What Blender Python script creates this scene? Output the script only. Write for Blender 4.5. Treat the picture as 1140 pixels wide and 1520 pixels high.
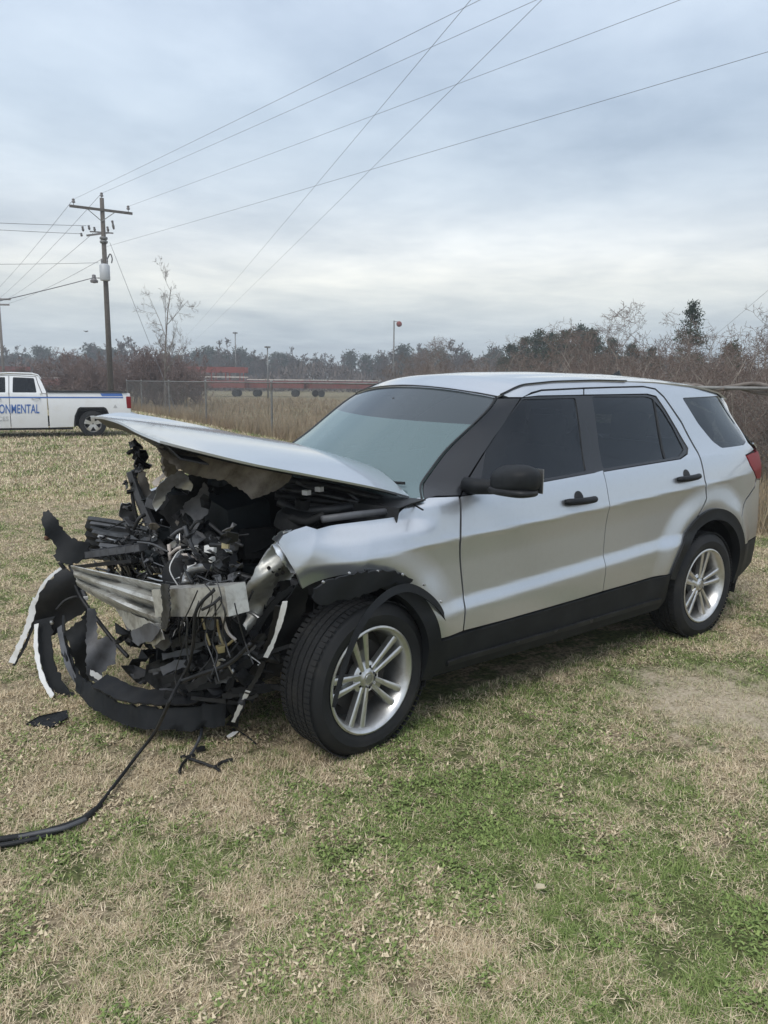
import bpy, bmesh, math, random
import numpy as np
from mathutils import Vector, Matrix, geometry

for o in list(bpy.data.objects):
    bpy.data.objects.remove(o)
scene = bpy.context.scene
COL = scene.collection
rnd = random.Random(7)
rng = np.random.default_rng(11)
R = math.radians

# ---------------------------------------------------------------- camera
CAM_O = np.array([1.9503, 3.5972, 1.6765])
CAM_YAW, CAM_PITCH, CAM_ROLL, CAM_F = R(-128.0986), R(-9.4865), R(0.575), 1143.88
_fw = np.array([math.cos(CAM_YAW)*math.cos(CAM_PITCH), math.sin(CAM_YAW)*math.cos(CAM_PITCH), math.sin(CAM_PITCH)])
_r = np.cross(_fw, [0, 0, 1.0]); _r /= np.linalg.norm(_r)
_u = np.cross(_r, _fw)
_c, _s = math.cos(CAM_ROLL), math.sin(CAM_ROLL)
_r, _u = _c*_r+_s*_u, -_s*_r+_c*_u
cd = bpy.data.cameras.new('camera')
cam = bpy.data.objects.new('camera', cd); COL.objects.link(cam)
cd.sensor_fit = 'VERTICAL'; cd.sensor_height = 36.0; cd.sensor_width = 27.0
cd.lens = 36.0*CAM_F/1520.0
cd.clip_start = 0.05; cd.clip_end = 3000
m = Matrix(((_r[0], _u[0], -_fw[0], CAM_O[0]), (_r[1], _u[1], -_fw[1], CAM_O[1]), (_r[2], _u[2], -_fw[2], CAM_O[2]), (0, 0, 0, 1)))
cam.matrix_world = m
scene.camera = cam

# ---------------------------------------------------------------- sky, sun, exposure
SUN_EL, SUN_AZ = R(52), R(25)          # azimuth: angle from +X towards +Y of the direction to the sun
world = bpy.data.worlds.new('World'); scene.world = world; world.use_nodes = True
def build_sky():
    nt = world.node_tree; N = nt.nodes; L = nt.links
    for n in list(N): N.remove(n)
    out = N.new('ShaderNodeOutputWorld'); bg = N.new('ShaderNodeBackground')
    L.new(bg.outputs[0], out.inputs[0])
    tc = N.new('ShaderNodeTexCoord'); sep = N.new('ShaderNodeSeparateXYZ'); L.new(tc.outputs['Generated'], sep.inputs[0])
    def math_(op, a, b=None, cl=False):
        n = N.new('ShaderNodeMath'); n.operation = op; n.use_clamp = cl
        for i, v in enumerate((a, b)):
            if v is None: continue
            if hasattr(v, 'is_output'): L.new(v, n.inputs[i])
            else: n.inputs[i].default_value = v
        return n.outputs[0]
    z = math_('MAXIMUM', sep.outputs[2], 0.0)
    # flat cloud deck seen in perspective: direction / (height + curvature)
    zz = math_('ADD', z, 0.09)
    cx = math_('DIVIDE', sep.outputs[0], zz); cy = math_('DIVIDE', sep.outputs[1], zz)
    comb = N.new('ShaderNodeCombineXYZ'); L.new(cx, comb.inputs[0]); L.new(cy, comb.inputs[1])
    def noise(scale, detail, rough, dist=0.0, off=(0, 0, 0)):
        mp = N.new('ShaderNodeMapping'); mp.inputs['Location'].default_value = off
        L.new(comb.outputs[0], mp.inputs[0])
        n = N.new('ShaderNodeTexNoise'); n.inputs['Scale'].default_value = scale; n.inputs['Detail'].default_value = detail
        n.inputs['Roughness'].default_value = rough; n.inputs['Distortion'].default_value = dist
        L.new(mp.outputs[0], n.inputs['Vector']); return n.outputs[0]
    big = noise(0.42, 4, 0.52, 0.5, (3.1, 1.7, 0)); med = noise(1.3, 6, 0.55, 0.3, (7.2, 2.0, 4)); fine = noise(3.2, 7, 0.6, 0.2)
    v = math_('ADD', math_('MULTIPLY', big, 0.46), math_('ADD', math_('MULTIPLY', med, 0.38), math_('MULTIPLY', fine, 0.16)))
    # brightness by elevation (a thinner, brighter strip of cloud low over the horizon)
    el = N.new('ShaderNodeValToRGB'); L.new(z, el.inputs[0]); cr = el.color_ramp; cr.interpolation = 'B_SPLINE'
    stops = [(0.0, (.58, .66, .70)), (.035, (.52, .60, .66)), (.07, (.54, .61, .66)), (.115, (.82, .83, .78)), (.155, (.76, .79, .80)),
             (.22, (.58, .66, .74)), (.32, (.53, .63, .74)), (.5, (.60, .69, .83)), (1.0, (.84, .88, .95))]
    while len(cr.elements) < len(stops): cr.elements.new(0.5)
    for e, (p, c) in zip(cr.elements, stops): e.position = p; e.color = (*c, 1)
    ramp = N.new('ShaderNodeMapRange'); L.new(v, ramp.inputs[0])
    ramp.inputs[1].default_value = 0.36; ramp.inputs[2].default_value = 0.64; ramp.inputs[3].default_value = 0.73; ramp.inputs[4].default_value = 1.2
    mul = N.new('ShaderNodeMix'); mul.data_type = 'RGBA'; mul.blend_type = 'MULTIPLY'; mul.inputs[0].default_value = 1.0
    L.new(el.outputs[0], mul.inputs[6])
    cc = N.new('ShaderNodeCombineXYZ')
    rr = math_('POWER', ramp.outputs[0], 1.15); bb = math_('POWER', ramp.outputs[0], 0.8)
    L.new(rr, cc.inputs[0]); L.new(ramp.outputs[0], cc.inputs[1]); L.new(bb, cc.inputs[2])
    L.new(cc.outputs[0], mul.inputs[7])
    sky = N.new('ShaderNodeTexSky'); sky.sky_type = 'NISHITA'; sky.sun_disc = False
    sky.sun_elevation = SUN_EL; sky.sun_rotation = math.pi/2-SUN_AZ; sky.air_density = 1.2; sky.dust_density = 2.0
    sc = N.new('ShaderNodeMix'); sc.data_type = 'RGBA'; sc.blend_type = 'MULTIPLY'; sc.inputs[0].default_value = 1.0
    L.new(sky.outputs[0], sc.inputs[6]); sc.inputs[7].default_value = (.07, .07, .07, 1)
    mx = N.new('ShaderNodeMix'); mx.data_type = 'RGBA'; mx.inputs[0].default_value = 0.88
    L.new(sc.outputs[2], mx.inputs[6]); L.new(mul.outputs[2], mx.inputs[7])
    L.new(mx.outputs[2], bg.inputs[0]); bg.inputs[1].default_value = 1.0
build_sky()
sl = bpy.data.lights.new('sun', 'SUN'); sl.energy = 1.5; sl.angle = R(28); sl.color = (1.0, .96, .9)
sun = bpy.data.objects.new('sun', sl); COL.objects.link(sun)
_sd = Vector((math.cos(SUN_EL)*math.cos(SUN_AZ), math.cos(SUN_EL)*math.sin(SUN_AZ), math.sin(SUN_EL)))
sun.rotation_euler = _sd.to_track_quat('Z', 'Y').to_euler(); sun.location = (6, 6, 30)
scene.view_settings.view_transform = 'Standard'; scene.view_settings.look = 'None'
scene.view_settings.exposure = 0.38; scene.view_settings.gamma = 1.0; scene.view_settings.use_curve_mapping = False
scene.render.engine = 'CYCLES'

# ---------------------------------------------------------------- measuring: photograph point -> place in the scene
def _ray(px, py): return _fw + _r*(px-570)/CAM_F - _u*(py-760)/CAM_F
def onX(px, py, X): d = _ray(px, py); return CAM_O+d*((X-CAM_O[0])/d[0])
def onY(px, py, Y): d = _ray(px, py); return CAM_O+d*((Y-CAM_O[1])/d[1])
def onZ(px, py, Z): d = _ray(px, py); return CAM_O+d*((Z-CAM_O[2])/d[2])
def atD(px, py, D): return CAM_O+_ray(px, py)*D
FWD = np.array([math.cos(CAM_YAW), math.sin(CAM_YAW), 0.0]); RGT = np.array([math.sin(CAM_YAW), -math.cos(CAM_YAW), 0.0])
def gnd(px, D):
    """ground point that lies D metres ahead of the photographer, under column px"""
    q = CAM_O+_ray(px, 570)*D; return np.array([q[0], q[1], 0.0])

# ---------------------------------------------------------------- materials
MATS = {}
def mat(name, col, rough=.6, metal=0.0, coat=0.0, spec=.5, noise=None, bump=None, emit=None, coat_rough=.03):
    """noise=(scale, other colour, low, high); bump=(scale, strength, distance)"""
    m = bpy.data.materials.new(name); m.use_nodes = True; nt = m.node_tree; N = nt.nodes; L = nt.links
    b = N['Principled BSDF']; b.inputs['Base Color'].default_value = (*col, 1); b.inputs['Roughness'].default_value = rough
    b.inputs['Metallic'].default_value = metal; b.inputs['Coat Weight'].default_value = coat; b.inputs['Coat Roughness'].default_value = coat_rough
    b.inputs['Specular IOR Level'].default_value = spec
    g = N.new('ShaderNodeNewGeometry')
    if noise:
        n = N.new('ShaderNodeTexNoise'); n.inputs['Scale'].default_value = noise[0]; n.inputs['Detail'].default_value = 7; n.inputs['Roughness'].default_value = .62
        L.new(g.outputs['Position'], n.inputs['Vector'])
        mr = N.new('ShaderNodeMapRange'); mr.inputs[1].default_value = noise[2]; mr.inputs[2].default_value = noise[3]; L.new(n.outputs[0], mr.inputs[0])
        mx = N.new('ShaderNodeMix'); mx.data_type = 'RGBA'; L.new(mr.outputs[0], mx.inputs[0])
        mx.inputs[6].default_value = (*col, 1); mx.inputs[7].default_value = (*noise[1], 1); L.new(mx.outputs[2], b.inputs['Base Color'])
    if bump:
        n = N.new('ShaderNodeTexNoise'); n.inputs['Scale'].default_value = bump[0]; n.inputs['Detail'].default_value = 4
        L.new(g.outputs['Position'], n.inputs['Vector'])
        bp = N.new('ShaderNodeBump'); bp.inputs['Strength'].default_value = bump[1]; bp.inputs['Distance'].default_value = bump[2]
        L.new(n.outputs[0], bp.inputs['Height']); L.new(bp.outputs[0], b.inputs['Normal'])
    if emit: b.inputs['Emission Color'].default_value = (*emit[0], 1); b.inputs['Emission Strength'].default_value = emit[1]
    MATS[name] = m; return m
mat('silver_paint', (.555, .585, .62), .36, .86, 1.0, coat_rough=.08, noise=(34, (.53, .555, .585), .5, .8))
mat('bare_primer', (.46, .47, .45), .45, .5, noise=(14, (.30, .29, .26), .45, .7))
mat('black_plastic', (.011, .012, .014), .5, spec=.35, noise=(9, (.028, .028, .028), .45, .75))
mat('grained_plastic', (.010, .0115, .0135), .55, spec=.22, noise=(7, (.020, .022, .024), .4, .8), bump=(420, .35, .001))
mat('gloss_black', (.020, .022, .026), .25, spec=.4, coat=.1)
mat('rubber', (.014, .015, .0165), .72, spec=.35, noise=(6, (.03, .029, .027), .5, .75), bump=(260, .2, .001))
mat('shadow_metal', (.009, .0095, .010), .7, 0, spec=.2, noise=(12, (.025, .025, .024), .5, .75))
mat('greasy_metal', (.07, .072, .075), .5, .6, noise=(16, (.02, .02, .019), .42, .66))
mat('grey_plastic', (.085, .09, .10), .55, noise=(10, (.04, .04, .043), .4, .7))
mat('blue_plastic', (.014, .019, .023), .6, spec=.3, noise=(10, (.008, .010, .012), .4, .7))
mat('aluminium', (.58, .58, .55), .45, .65, noise=(16, (.26, .245, .22), .45, .70), bump=(45, .25, .004))
mat('steel', (.46, .47, .48), .36, .85, noise=(15, (.25, .24, .22), .45, .72))
mat('galvanised', (.22, .225, .22), .55, .4, noise=(5, (.13, .125, .12), .4, .7))
mat('alloy', (.62, .62, .61), .33, .88, .3, noise=(20, (.42, .40, .37), .5, .8))
mat('brake_iron', (.06, .055, .05), .6, .6)
mat('insulation', (.19, .17, .145), .95, spec=.1, noise=(13, (.10, .088, .075), .4, .66), bump=(70, .6, .006))
mat('grey_felt', (.17, .17, .175), .95, spec=.1, noise=(10, (.10, .10, .105), .4, .7), bump=(60, .5, .005))
mat('white_plastic', (.70, .71, .71), .5, noise=(9, (.5, .48, .44), .5, .75))
mat('brass', (.45, .38, .22), .45, .7)
mat('rust', (.16, .075, .04), .9, noise=(30, (.07, .04, .03), .4, .7))
mat('red_lens', (.20, .005, .009), .4, spec=.2)
mat('clear_lens', (.75, .75, .76), .12, coat=.8)
mat('cabin', (.03, .031, .034), .8)
mat('seat_cloth', (.045, .045, .05), .9)
mat('white_paint', (.76, .78, .80), .22, 0, .6, noise=(3, (.70, .70, .69), .5, .8))
mat('blue_vinyl', (.05, .14, .42), .4)
mat('grey_vinyl', (.45, .46, .47), .5)
mat('wood_pole', (.115, .10, .085), .9, noise=(9, (.07, .06, .05), .4, .7))
mat('porcelain', (.16, .15, .15), .3)
mat('transformer_grey', (.46, .48, .50), .5, .1)
mat('wire', (.10, .10, .11), .6)
mat('red_steel', (.22, .06, .055), .8, noise=(1.2, (.15, .065, .055), .4, .7))
mat('pale_steel', (.55, .50, .46), .6)
mat('orange_paint', (.55, .13, .04), .6)
mat('bark_grey', (.20, .175, .155), .95, noise=(6, (.12, .10, .085), .4, .7))
mat('twig_brown', (.155, .118, .10), .95)
mat('twig_red', (.175, .125, .11), .95)
mat('twig_pale', (.30, .265, .23), .95, noise=(5, (.20, .17, .145), .4, .7))
mat('dry_leaf', (.30, .22, .13), .95)
def leaf_mat(name, c1, c2, sc):
    m = mat(name, c1, .85, spec=.2, noise=(sc, c2, .35, .65)); return m
leaf_mat('pine_needles', (.022, .040, .024), (.050, .066, .034), .9)
leaf_mat('far_needles', (.030, .046, .030), (.055, .066, .042), .35)
leaf_mat('far_twigs', (.125, .10, .088), (.09, .075, .065), .3)
def glass_mat(name, tint, refl_tint, film, film_col, f0):
    m = bpy.data.materials.new(name); m.use_nodes = True; nt = m.node_tree; N = nt.nodes; L = nt.links
    N.remove(N['Principled BSDF']); out = N['Material Output']
    tr = N.new('ShaderNodeBsdfTransparent'); tr.inputs[0].default_value = (*tint, 1)
    gl = N.new('ShaderNodeBsdfGlossy'); gl.inputs[0].default_value = (*refl_tint, 1); gl.inputs['Roughness'].default_value = .02
    df = N.new('ShaderNodeBsdfDiffuse'); df.inputs[0].default_value = (*film_col, 1)
    fr = N.new('ShaderNodeFresnel'); fr.inputs[0].default_value = f0
    m1 = N.new('ShaderNodeMixShader'); m1.inputs[0].default_value = film; L.new(tr.outputs[0], m1.inputs[1]); L.new(df.outputs[0], m1.inputs[2])
    m2 = N.new('ShaderNodeMixShader'); L.new(fr.outputs[0], m2.inputs[0]); L.new(m1.outputs[0], m2.inputs[1]); L.new(gl.outputs[0], m2.inputs[2])
    L.new(m2.outputs[0], out.inputs[0]); MATS[name] = m
glass_mat('tinted_glass', (.10, .11, .12), (.9, .95, 1), .12, (.03, .034, .04), 1.5)
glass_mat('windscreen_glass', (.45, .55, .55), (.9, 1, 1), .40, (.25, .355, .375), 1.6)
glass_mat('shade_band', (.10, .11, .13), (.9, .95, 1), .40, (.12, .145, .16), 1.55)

# ---------------------------------------------------------------- mesh helpers
def mesh_obj(name, V, F, material, parent=None, smooth=None, normals=None, loc=None):
    me = bpy.data.meshes.new(name)
    me.from_pydata([tuple(map(float, v)) for v in V], [], [tuple(int(i) for i in f) for f in F])
    mm = material if isinstance(material, (list, tuple)) else [material]
    for k in mm: me.materials.append(MATS[k] if isinstance(k, str) else k)
    if smooth is not None:
        me.polygons.foreach_set('use_smooth', [True]*len(me.polygons))
        if smooth < 180: me.set_sharp_from_angle(angle=R(smooth))
    me.update()
    if normals is not None: me.normals_split_custom_set_from_vertices([tuple(n) for n in normals])
    o = bpy.data.objects.new(name, me); COL.objects.link(o)
    if loc is not None: o.location = loc
    if parent is not None: adopt(o, parent)
    return o
def _world(o):
    mw = Matrix.LocRotScale(o.location, o.rotation_euler, o.scale)
    return (_world(o.parent) @ o.matrix_parent_inverse @ mw) if o.parent else mw
def adopt(o, parent):
    o.parent = parent; o.matrix_parent_inverse = _world(parent).inverted()
def fast_mesh(name, V, loops_per_face, material, parent=None, colors=None, smooth=False):
    """V (n,3) float array whose faces are consecutive runs of loops_per_face vertices"""
    me = bpy.data.meshes.new(name); n = len(V); nf = n//loops_per_face
    me.vertices.add(n); me.vertices.foreach_set('co', np.ascontiguousarray(V, dtype=np.float32).ravel())
    me.loops.add(n); me.loops.foreach_set('vertex_index', np.arange(n, dtype=np.int32))
    me.polygons.add(nf); me.polygons.foreach_set('loop_start', np.arange(0, n, loops_per_face, dtype=np.int32))
    me.materials.append(MATS[material] if isinstance(material, str) else material)
    if colors is not None:
        ca = me.color_attributes.new('tone', 'FLOAT_COLOR', 'POINT')
        ca.data.foreach_set('color', np.ascontiguousarray(np.concatenate([colors, np.ones((n, 1))], 1), dtype=np.float32).ravel())
    me.update(calc_edges=True)
    if smooth: me.polygons.foreach_set('use_smooth', [True]*nf)
    o = bpy.data.objects.new(name, me); COL.objects.link(o)
    if parent is not None: adopt(o, parent)
    return o
def thing(name, label, cat, loc=(0, 0, 0), group=None):
    o = bpy.data.objects.new(name, None); COL.objects.link(o); o.location = tuple(float(v) for v in loc); o.empty_display_size = .3
    return tag(o, label, cat, group)
def tag(o, label=None, cat=None, group=None, kind=None):
    if label: o['label'] = label
    if cat: o['category'] = cat
    if group: o['group'] = group
    if kind: o['kind'] = kind
    return o
def copy_tree(o, parent=None):
    c = o.copy(); COL.objects.link(c)
    if parent is not None: c.parent = parent
    for ch in [x for x in bpy.data.objects if x.parent == o]: copy_tree(ch, c)
    return c
class MB:
    def __init__(s): s.V = []; s.F = []
    def add(s, V, F):
        b = len(s.V); s.V += [np.asarray(v, float) for v in V]; s.F += [tuple(b+i for i in f) for f in F]; return s
    def box(s, c, size, rot=None, bev=0.0):
        c = np.asarray(c, float); h = np.asarray(size, float)/2
        if bev > 0:
            V = []; F = []
            b = min(bev, h.min()*.98)
            bm = bmesh.new(); bmesh.ops.create_cube(bm, size=1)
            for v in bm.verts: v.co = Vector((v.co.x*size[0], v.co.y*size[1], v.co.z*size[2]))
            bmesh.ops.bevel(bm, geom=bm.edges[:], offset=b, segments=2, profile=.7, affect='EDGES')
            bm.verts.index_update(); V = [np.array(v.co) for v in bm.verts]; F = [[v.index for v in f.verts] for f in bm.faces]; bm.free()
        else:
            V = [np.array((sx*h[0], sy*h[1], sz*h[2])) for sx in (-1, 1) for sy in (-1, 1) for sz in (-1, 1)]
            F = [(0, 1, 3, 2), (4, 6, 7, 5), (0, 4, 5, 1), (2, 3, 7, 6), (0, 2, 6, 4), (1, 5, 7, 3)]
        M = np.array(rot.to_matrix() if hasattr(rot, 'to_matrix') else (rot if rot is not None else np.eye(3)))
        return s.add([M@v+c for v in V], F)
    def bar(s, a, b, w, h, up=(0, 0, 1)):
        a = np.asarray(a, float); b = np.asarray(b, float); d = b-a; Ln = np.linalg.norm(d); d = d/Ln
        up = np.asarray(up, float); sd = np.cross(d, up)
        if np.linalg.norm(sd) < 1e-4: sd = np.cross(d, (1, 0, 0))
        sd /= np.linalg.norm(sd); u = np.cross(sd, d)
        return s.box((a+b)/2, (Ln, w, h), np.stack([d, sd, u], 1))
    def tube(s, P, r, n=6, cap=True):
        P = [np.asarray(p, float) for p in P]; k = len(P); rr = r if hasattr(r, '__len__') else [r]*k
        V = []; F = []; prev = None
        for i, p in enumerate(P):
            d = P[min(i+1, k-1)]-P[max(i-1, 0)]; d = d/(np.linalg.norm(d)+1e-9)
            if prev is None:
                a = np.cross(d, (0, 0, 1)) if abs(d[2]) < .9 else np.cross(d, (1, 0, 0))
            else: a = prev-d*np.dot(prev, d)
            a = a/(np.linalg.norm(a)+1e-9); prev = a; b = np.cross(d, a)
            for j in range(n):
                t = 2*math.pi*j/n; V.append(p+rr[i]*(math.cos(t)*a+math.sin(t)*b))
        for i in range(k-1):
            for j in range(n):
                F.append((i*n+j, i*n+(j+1) % n, (i+1)*n+(j+1) % n, (i+1)*n+j))
        if cap: F.append(tuple(range(n-1, -1, -1))); F.append(tuple((k-1)*n+j for j in range(n)))
        return s.add(V, F)
    def lathe(s, prof, o, axis, n=48, closed=False):
        """prof: (radius, distance along axis)"""
        o = np.asarray(o, float); ax = np.asarray(axis, float); ax /= np.linalg.norm(ax)
        a = np.cross(ax, (0, 0, 1)) if abs(ax[2]) < .9 else np.cross(ax, (1, 0, 0)); a /= np.linalg.norm(a); b = np.cross(ax, a)
        k = len(prof); V = []; F = []
        for (r, t) in prof:
            for j in range(n):
                an = 2*math.pi*j/n; V.append(o+ax*t+r*(math.cos(an)*a+math.sin(an)*b))
        for i in range(k-1 + (1 if closed else 0)):
            i2 = (i+1) % k
            for j in range(n): F.append((i*n+j, i*n+(j+1) % n, i2*n+(j+1) % n, i2*n+j))
        return s.add(V, F)
    def sheet(s, G, thick=0.0):
        """G[i][j] grid of points; thick > 0 gives it a second face and rims"""
        G = np.asarray(G, float); a, b = G.shape[:2]
        idx = lambda i, j: i*b+j
        F = [(idx(i, j), idx(i, j+1), idx(i+1, j+1), idx(i+1, j)) for i in range(a-1) for j in range(b-1)]
        V = list(G.reshape(-1, 3))
        if thick:
            du = np.gradient(G, axis=0); dv = np.gradient(G, axis=1); nn = np.cross(du, dv); nn /= np.linalg.norm(nn, axis=2, keepdims=True)+1e-9
            V += list((G-nn*thick).reshape(-1, 3)); o = a*b
            F += [tuple(o+i for i in reversed(f)) for f in F]
            ring = [idx(0, j) for j in range(b)]+[idx(i, b-1) for i in range(1, a)]+[idx(a-1, j) for j in range(b-2, -1, -1)]+[idx(i, 0) for i in range(a-2, 0, -1)]
            for k in range(len(ring)):
                p, q = ring[k], ring[(k+1) % len(ring)]; F.append((q, p, o+p, o+q))
        return s.add(V, F)
    def plate(s, poly, thick, n=None):
        """flat polygon in space with thickness"""
        P = [np.asarray(p, float) for p in poly]; k = len(P)
        if n is None:
            n = sum(np.cross(P[i], P[(i+1) % k]) for i in range(k))
            c = np.mean(P, 0); n = sum(np.cross(P[i]-c, P[(i+1) % k]-c) for i in range(k))
        n = np.asarray(n, float); n /= np.linalg.norm(n)
        V = P+[p-n*thick for p in P]
        F = [tuple(range(k)), tuple(range(2*k-1, k-1, -1))]+[(i+k, (i+1) % k+k, (i+1) % k, i) for i in range(k)]
        return s.add(V, F)
    def ribbon(s, P, W, thick):
        """strip along P whose width vectors are W"""
        G = [[np.asarray(p, float)-np.asarray(w, float)/2, np.asarray(p, float)-np.asarray(w, float)/6, np.asarray(p, float)+np.asarray(w, float)/6, np.asarray(p, float)+np.asarray(w, float)/2] for p, w in zip(P, W)]
        return s.sheet(G, thick)
    def build(s, name, material, parent=None, smooth=None): return mesh_obj(name, s.V, s.F, material, parent, smooth)
def spline(P, n=8):
    """Catmull-Rom through the points"""
    P = [np.asarray(p, float) for p in P]; out = []
    for i in range(len(P)-1):
        p0 = P[max(i-1, 0)]; p1 = P[i]; p2 = P[i+1]; p3 = P[min(i+2, len(P)-1)]
        for k in range(n):
            t = k/n; out.append(.5*((2*p1)+(-p0+p2)*t+(2*p0-5*p1+4*p2-p3)*t*t+(-p0+3*p1-3*p2+p3)*t**3))
    out.append(P[-1]); return out
# ================================================================ ground
def fence_pt(D):
    """plan position of the fence line, D metres ahead of the photographer"""
    X = -3.5-.52*(D-24); return np.array([CAM_O[0], CAM_O[1], 0])+FWD*D+RGT*X
FDIR = fence_pt(40)-fence_pt(6); FDIR /= np.linalg.norm(FDIR); FNRM = np.array([FDIR[1], -FDIR[0], 0.0])
if np.dot(FNRM, CAM_O*np.array([1, 1, 0])-fence_pt(10)*1) > 0: FNRM = -FNRM     # points away from the photographer
SAND = onZ(1070, 1043, 0)
def lawn_material(name, blades):
    m = bpy.data.materials.new(name); m.use_nodes = True; nt = m.node_tree; N = nt.nodes; L = nt.links; b = N['Principled BSDF']
    b.inputs['Roughness'].default_value = .9; b.inputs['Specular IOR Level'].default_value = .15
    g = N.new('ShaderNodeNewGeometry')
    def noise(sc, det, rough=.6, off=(0, 0, 0)):
        mp = N.new('ShaderNodeMapping'); mp.inputs['Location'].default_value = off; L.new(g.outputs['Position'], mp.inputs[0])
        n = N.new('ShaderNodeTexNoise'); n.inputs['Scale'].default_value = sc; n.inputs['Detail'].default_value = det; n.inputs['Roughness'].default_value = rough
        L.new(mp.outputs[0], n.inputs['Vector']); return n.outputs[0]
    def mth(op, a, c):
        n = N.new('ShaderNodeMath'); n.operation = op
        for i, v in enumerate((a, c)):
            if hasattr(v, 'is_output'): L.new(v, n.inputs[i])
            else: n.inputs[i].default_value = v
        return n.outputs[0]
    def rng_(v, a, c, lo=0, hi=1):
        n = N.new('ShaderNodeMapRange'); n.interpolation_type = 'SMOOTHSTEP'; L.new(v, n.inputs[0]); n.inputs[1].default_value = a; n.inputs[2].default_value = c; n.inputs[3].default_value = lo; n.inputs[4].default_value = hi; return n.outputs[0]
    def mix(f, a, c):
        n = N.new('ShaderNodeMix'); n.data_type = 'RGBA'
        if hasattr(f, 'is_output'): L.new(f, n.inputs[0])
        else: n.inputs[0].default_value = f
        for i, v in ((6, a), (7, c)):
            if hasattr(v, 'is_output'): L.new(v, n.inputs[i])
            else: n.inputs[i].default_value = (*v, 1)
        return n.outputs[2]
    patch = mth('ADD', mth('MULTIPLY', noise(.9, 3, .5, (4, 2, 0)), .32), mth('ADD', mth('MULTIPLY', noise(3.6, 5, .6), .36), mth('MULTIPLY', noise(14, 5, .65), .32)))
    # grass is greener along the sheltered side of the parked car than on the worn track to the left
    dist = N.new('ShaderNodeVectorMath'); dist.operation = 'DISTANCE'; L.new(g.outputs['Position'], dist.inputs[0]); dist.inputs[1].default_value = (-1.0, 1.9, 0)
    near = rng_(dist.outputs['Value'], .6, 2.6, .055, -.015)
    patch = mth('ADD', patch, near)
    ds = N.new('ShaderNodeVectorMath'); ds.operation = 'DISTANCE'; L.new(g.outputs['Position'], ds.inputs[0]); ds.inputs[1].default_value = tuple(SAND)
    sand = rng_(mth('ADD', ds.outputs['Value'], mth('MULTIPLY', noise(6.5, 8, .8), 1.9)), 1.22, 1.62, 1, 0)
    tone = None
    if blades:
        at = N.new('ShaderNodeAttribute'); at.attribute_name = 'tone'; sp = N.new('ShaderNodeSeparateColor'); L.new(at.outputs['Color'], sp.inputs[0]); tone = sp
        gm = rng_(mth('ADD', patch, mth('MULTIPLY', mth('SUBTRACT', sp.outputs[0], .5), .22)), .494, .55)
        dry = mix(sp.outputs[1], (.42, .335, .215), (.78, .66, .47)); grn = mix(sp.outputs[1], (.115, .17, .05), (.29, .36, .125))
        col = mix(gm, dry, grn); col = mix(mth('MULTIPLY', sand, .6), col, (.50, .43, .31))
    else:
        gm = rng_(patch, .46, .55); fine = noise(38, 6, .7); mid = noise(9, 4)
        dry = mix(rng_(fine, .35, .65), (.14, .11, .068), (.42, .345, .235)); grn = mix(rng_(fine, .35, .65), (.055, .068, .026), (.16, .175, .07))
        col = mix(gm, dry, grn); col = mix(mth('MULTIPLY', rng_(mid, .5, .72), .35), col, (.17, .13, .09))
        col = mix(sand, col, mix(rng_(fine, .3, .7), (.36, .295, .21), (.54, .47, .355)))
        bp = N.new('ShaderNodeBump'); bp.inputs['Strength'].default_value = .8; bp.inputs['Distance'].default_value = .02; L.new(fine, bp.inputs['Height']); L.new(bp.outputs[0], b.inputs['Normal'])
    L.new(col, b.inputs['Base Color']); MATS[name] = m
lawn_material('lawn', False); lawn_material('lawn_blades', True)
rs = [0, 2, 4, 7, 11, 17, 26, 40, 70, 130, 260, 600, 1500]
gm_ = MB(); G = [[np.array([CAM_O[0]+r*math.cos(a), CAM_O[1]+r*math.sin(a), 0]) for a in np.linspace(0, 2*math.pi, 49)] for r in rs]
tag(gm_.sheet(G[::-1]).build('ground', 'lawn', None), kind='structure')
# ---- blades: the lawn is mown short, half dry
def blades(name, pts, L_, w, lean, material, col, bend=.5, kind='stuff', label=None):
    n = len(pts); a = rng.uniform(0, 2*np.pi, n); d = np.stack([np.cos(a), np.sin(a), np.zeros(n)], 1); s = np.stack([-np.sin(a), np.cos(a), np.zeros(n)], 1)
    s = s*w[:, None]; up = np.array([0, 0, 1.0])
    tip = pts+(d*np.sin(lean)[:, None]+up*np.cos(lean)[:, None])*L_[:, None]
    V = np.empty((n, 3, 3)); V[:, 0] = pts-s; V[:, 1] = pts+s; V[:, 2] = tip
    C = np.repeat(col[:, None, :], 3, 1)
    return fast_mesh(name, V.reshape(-1, 3), 3, material, None, C.reshape(-1, 3))
def scatter_D(n, D0, D1, px0, px1, power=1.0):
    """random ground points in the wedge in front of the photographer"""
    D = D0*(D1/D0)**rng.uniform(0, 1, n)**power; t = rng.uniform((px0-570)/CAM_F, (px1-570)/CAM_F, n)
    lat = t*D+(rng.uniform(-1.1, 1.1, n) if D1 < 14 else 0)
    return np.array([CAM_O[0], CAM_O[1], 0])+FWD*D[:, None]+RGT*lat[:, None], D
def value_noise(x, y, sc, seed):
    g = np.random.default_rng(seed).uniform(0, 1, (256, 256)); u = x*sc; v = y*sc; i = np.floor(u).astype(int); j = np.floor(v).astype(int); fu = u-i; fv = v-j; fu = fu*fu*(3-2*fu); fv = fv*fv*(3-2*fv)
    a = g[i % 256, j % 256]; b = g[(i+1) % 256, j % 256]; c = g[i % 256, (j+1) % 256]; d = g[(i+1) % 256, (j+1) % 256]
    return (a*(1-fu)+b*fu)*(1-fv)+(c*(1-fu)+d*fu)*fv
def clump(P): return .55*value_noise(P[:, 0], P[:, 1], 11, 1)+.30*value_noise(P[:, 0], P[:, 1], 27, 2)+.15*value_noise(P[:, 0], P[:, 1], 3.5, 3)
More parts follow.
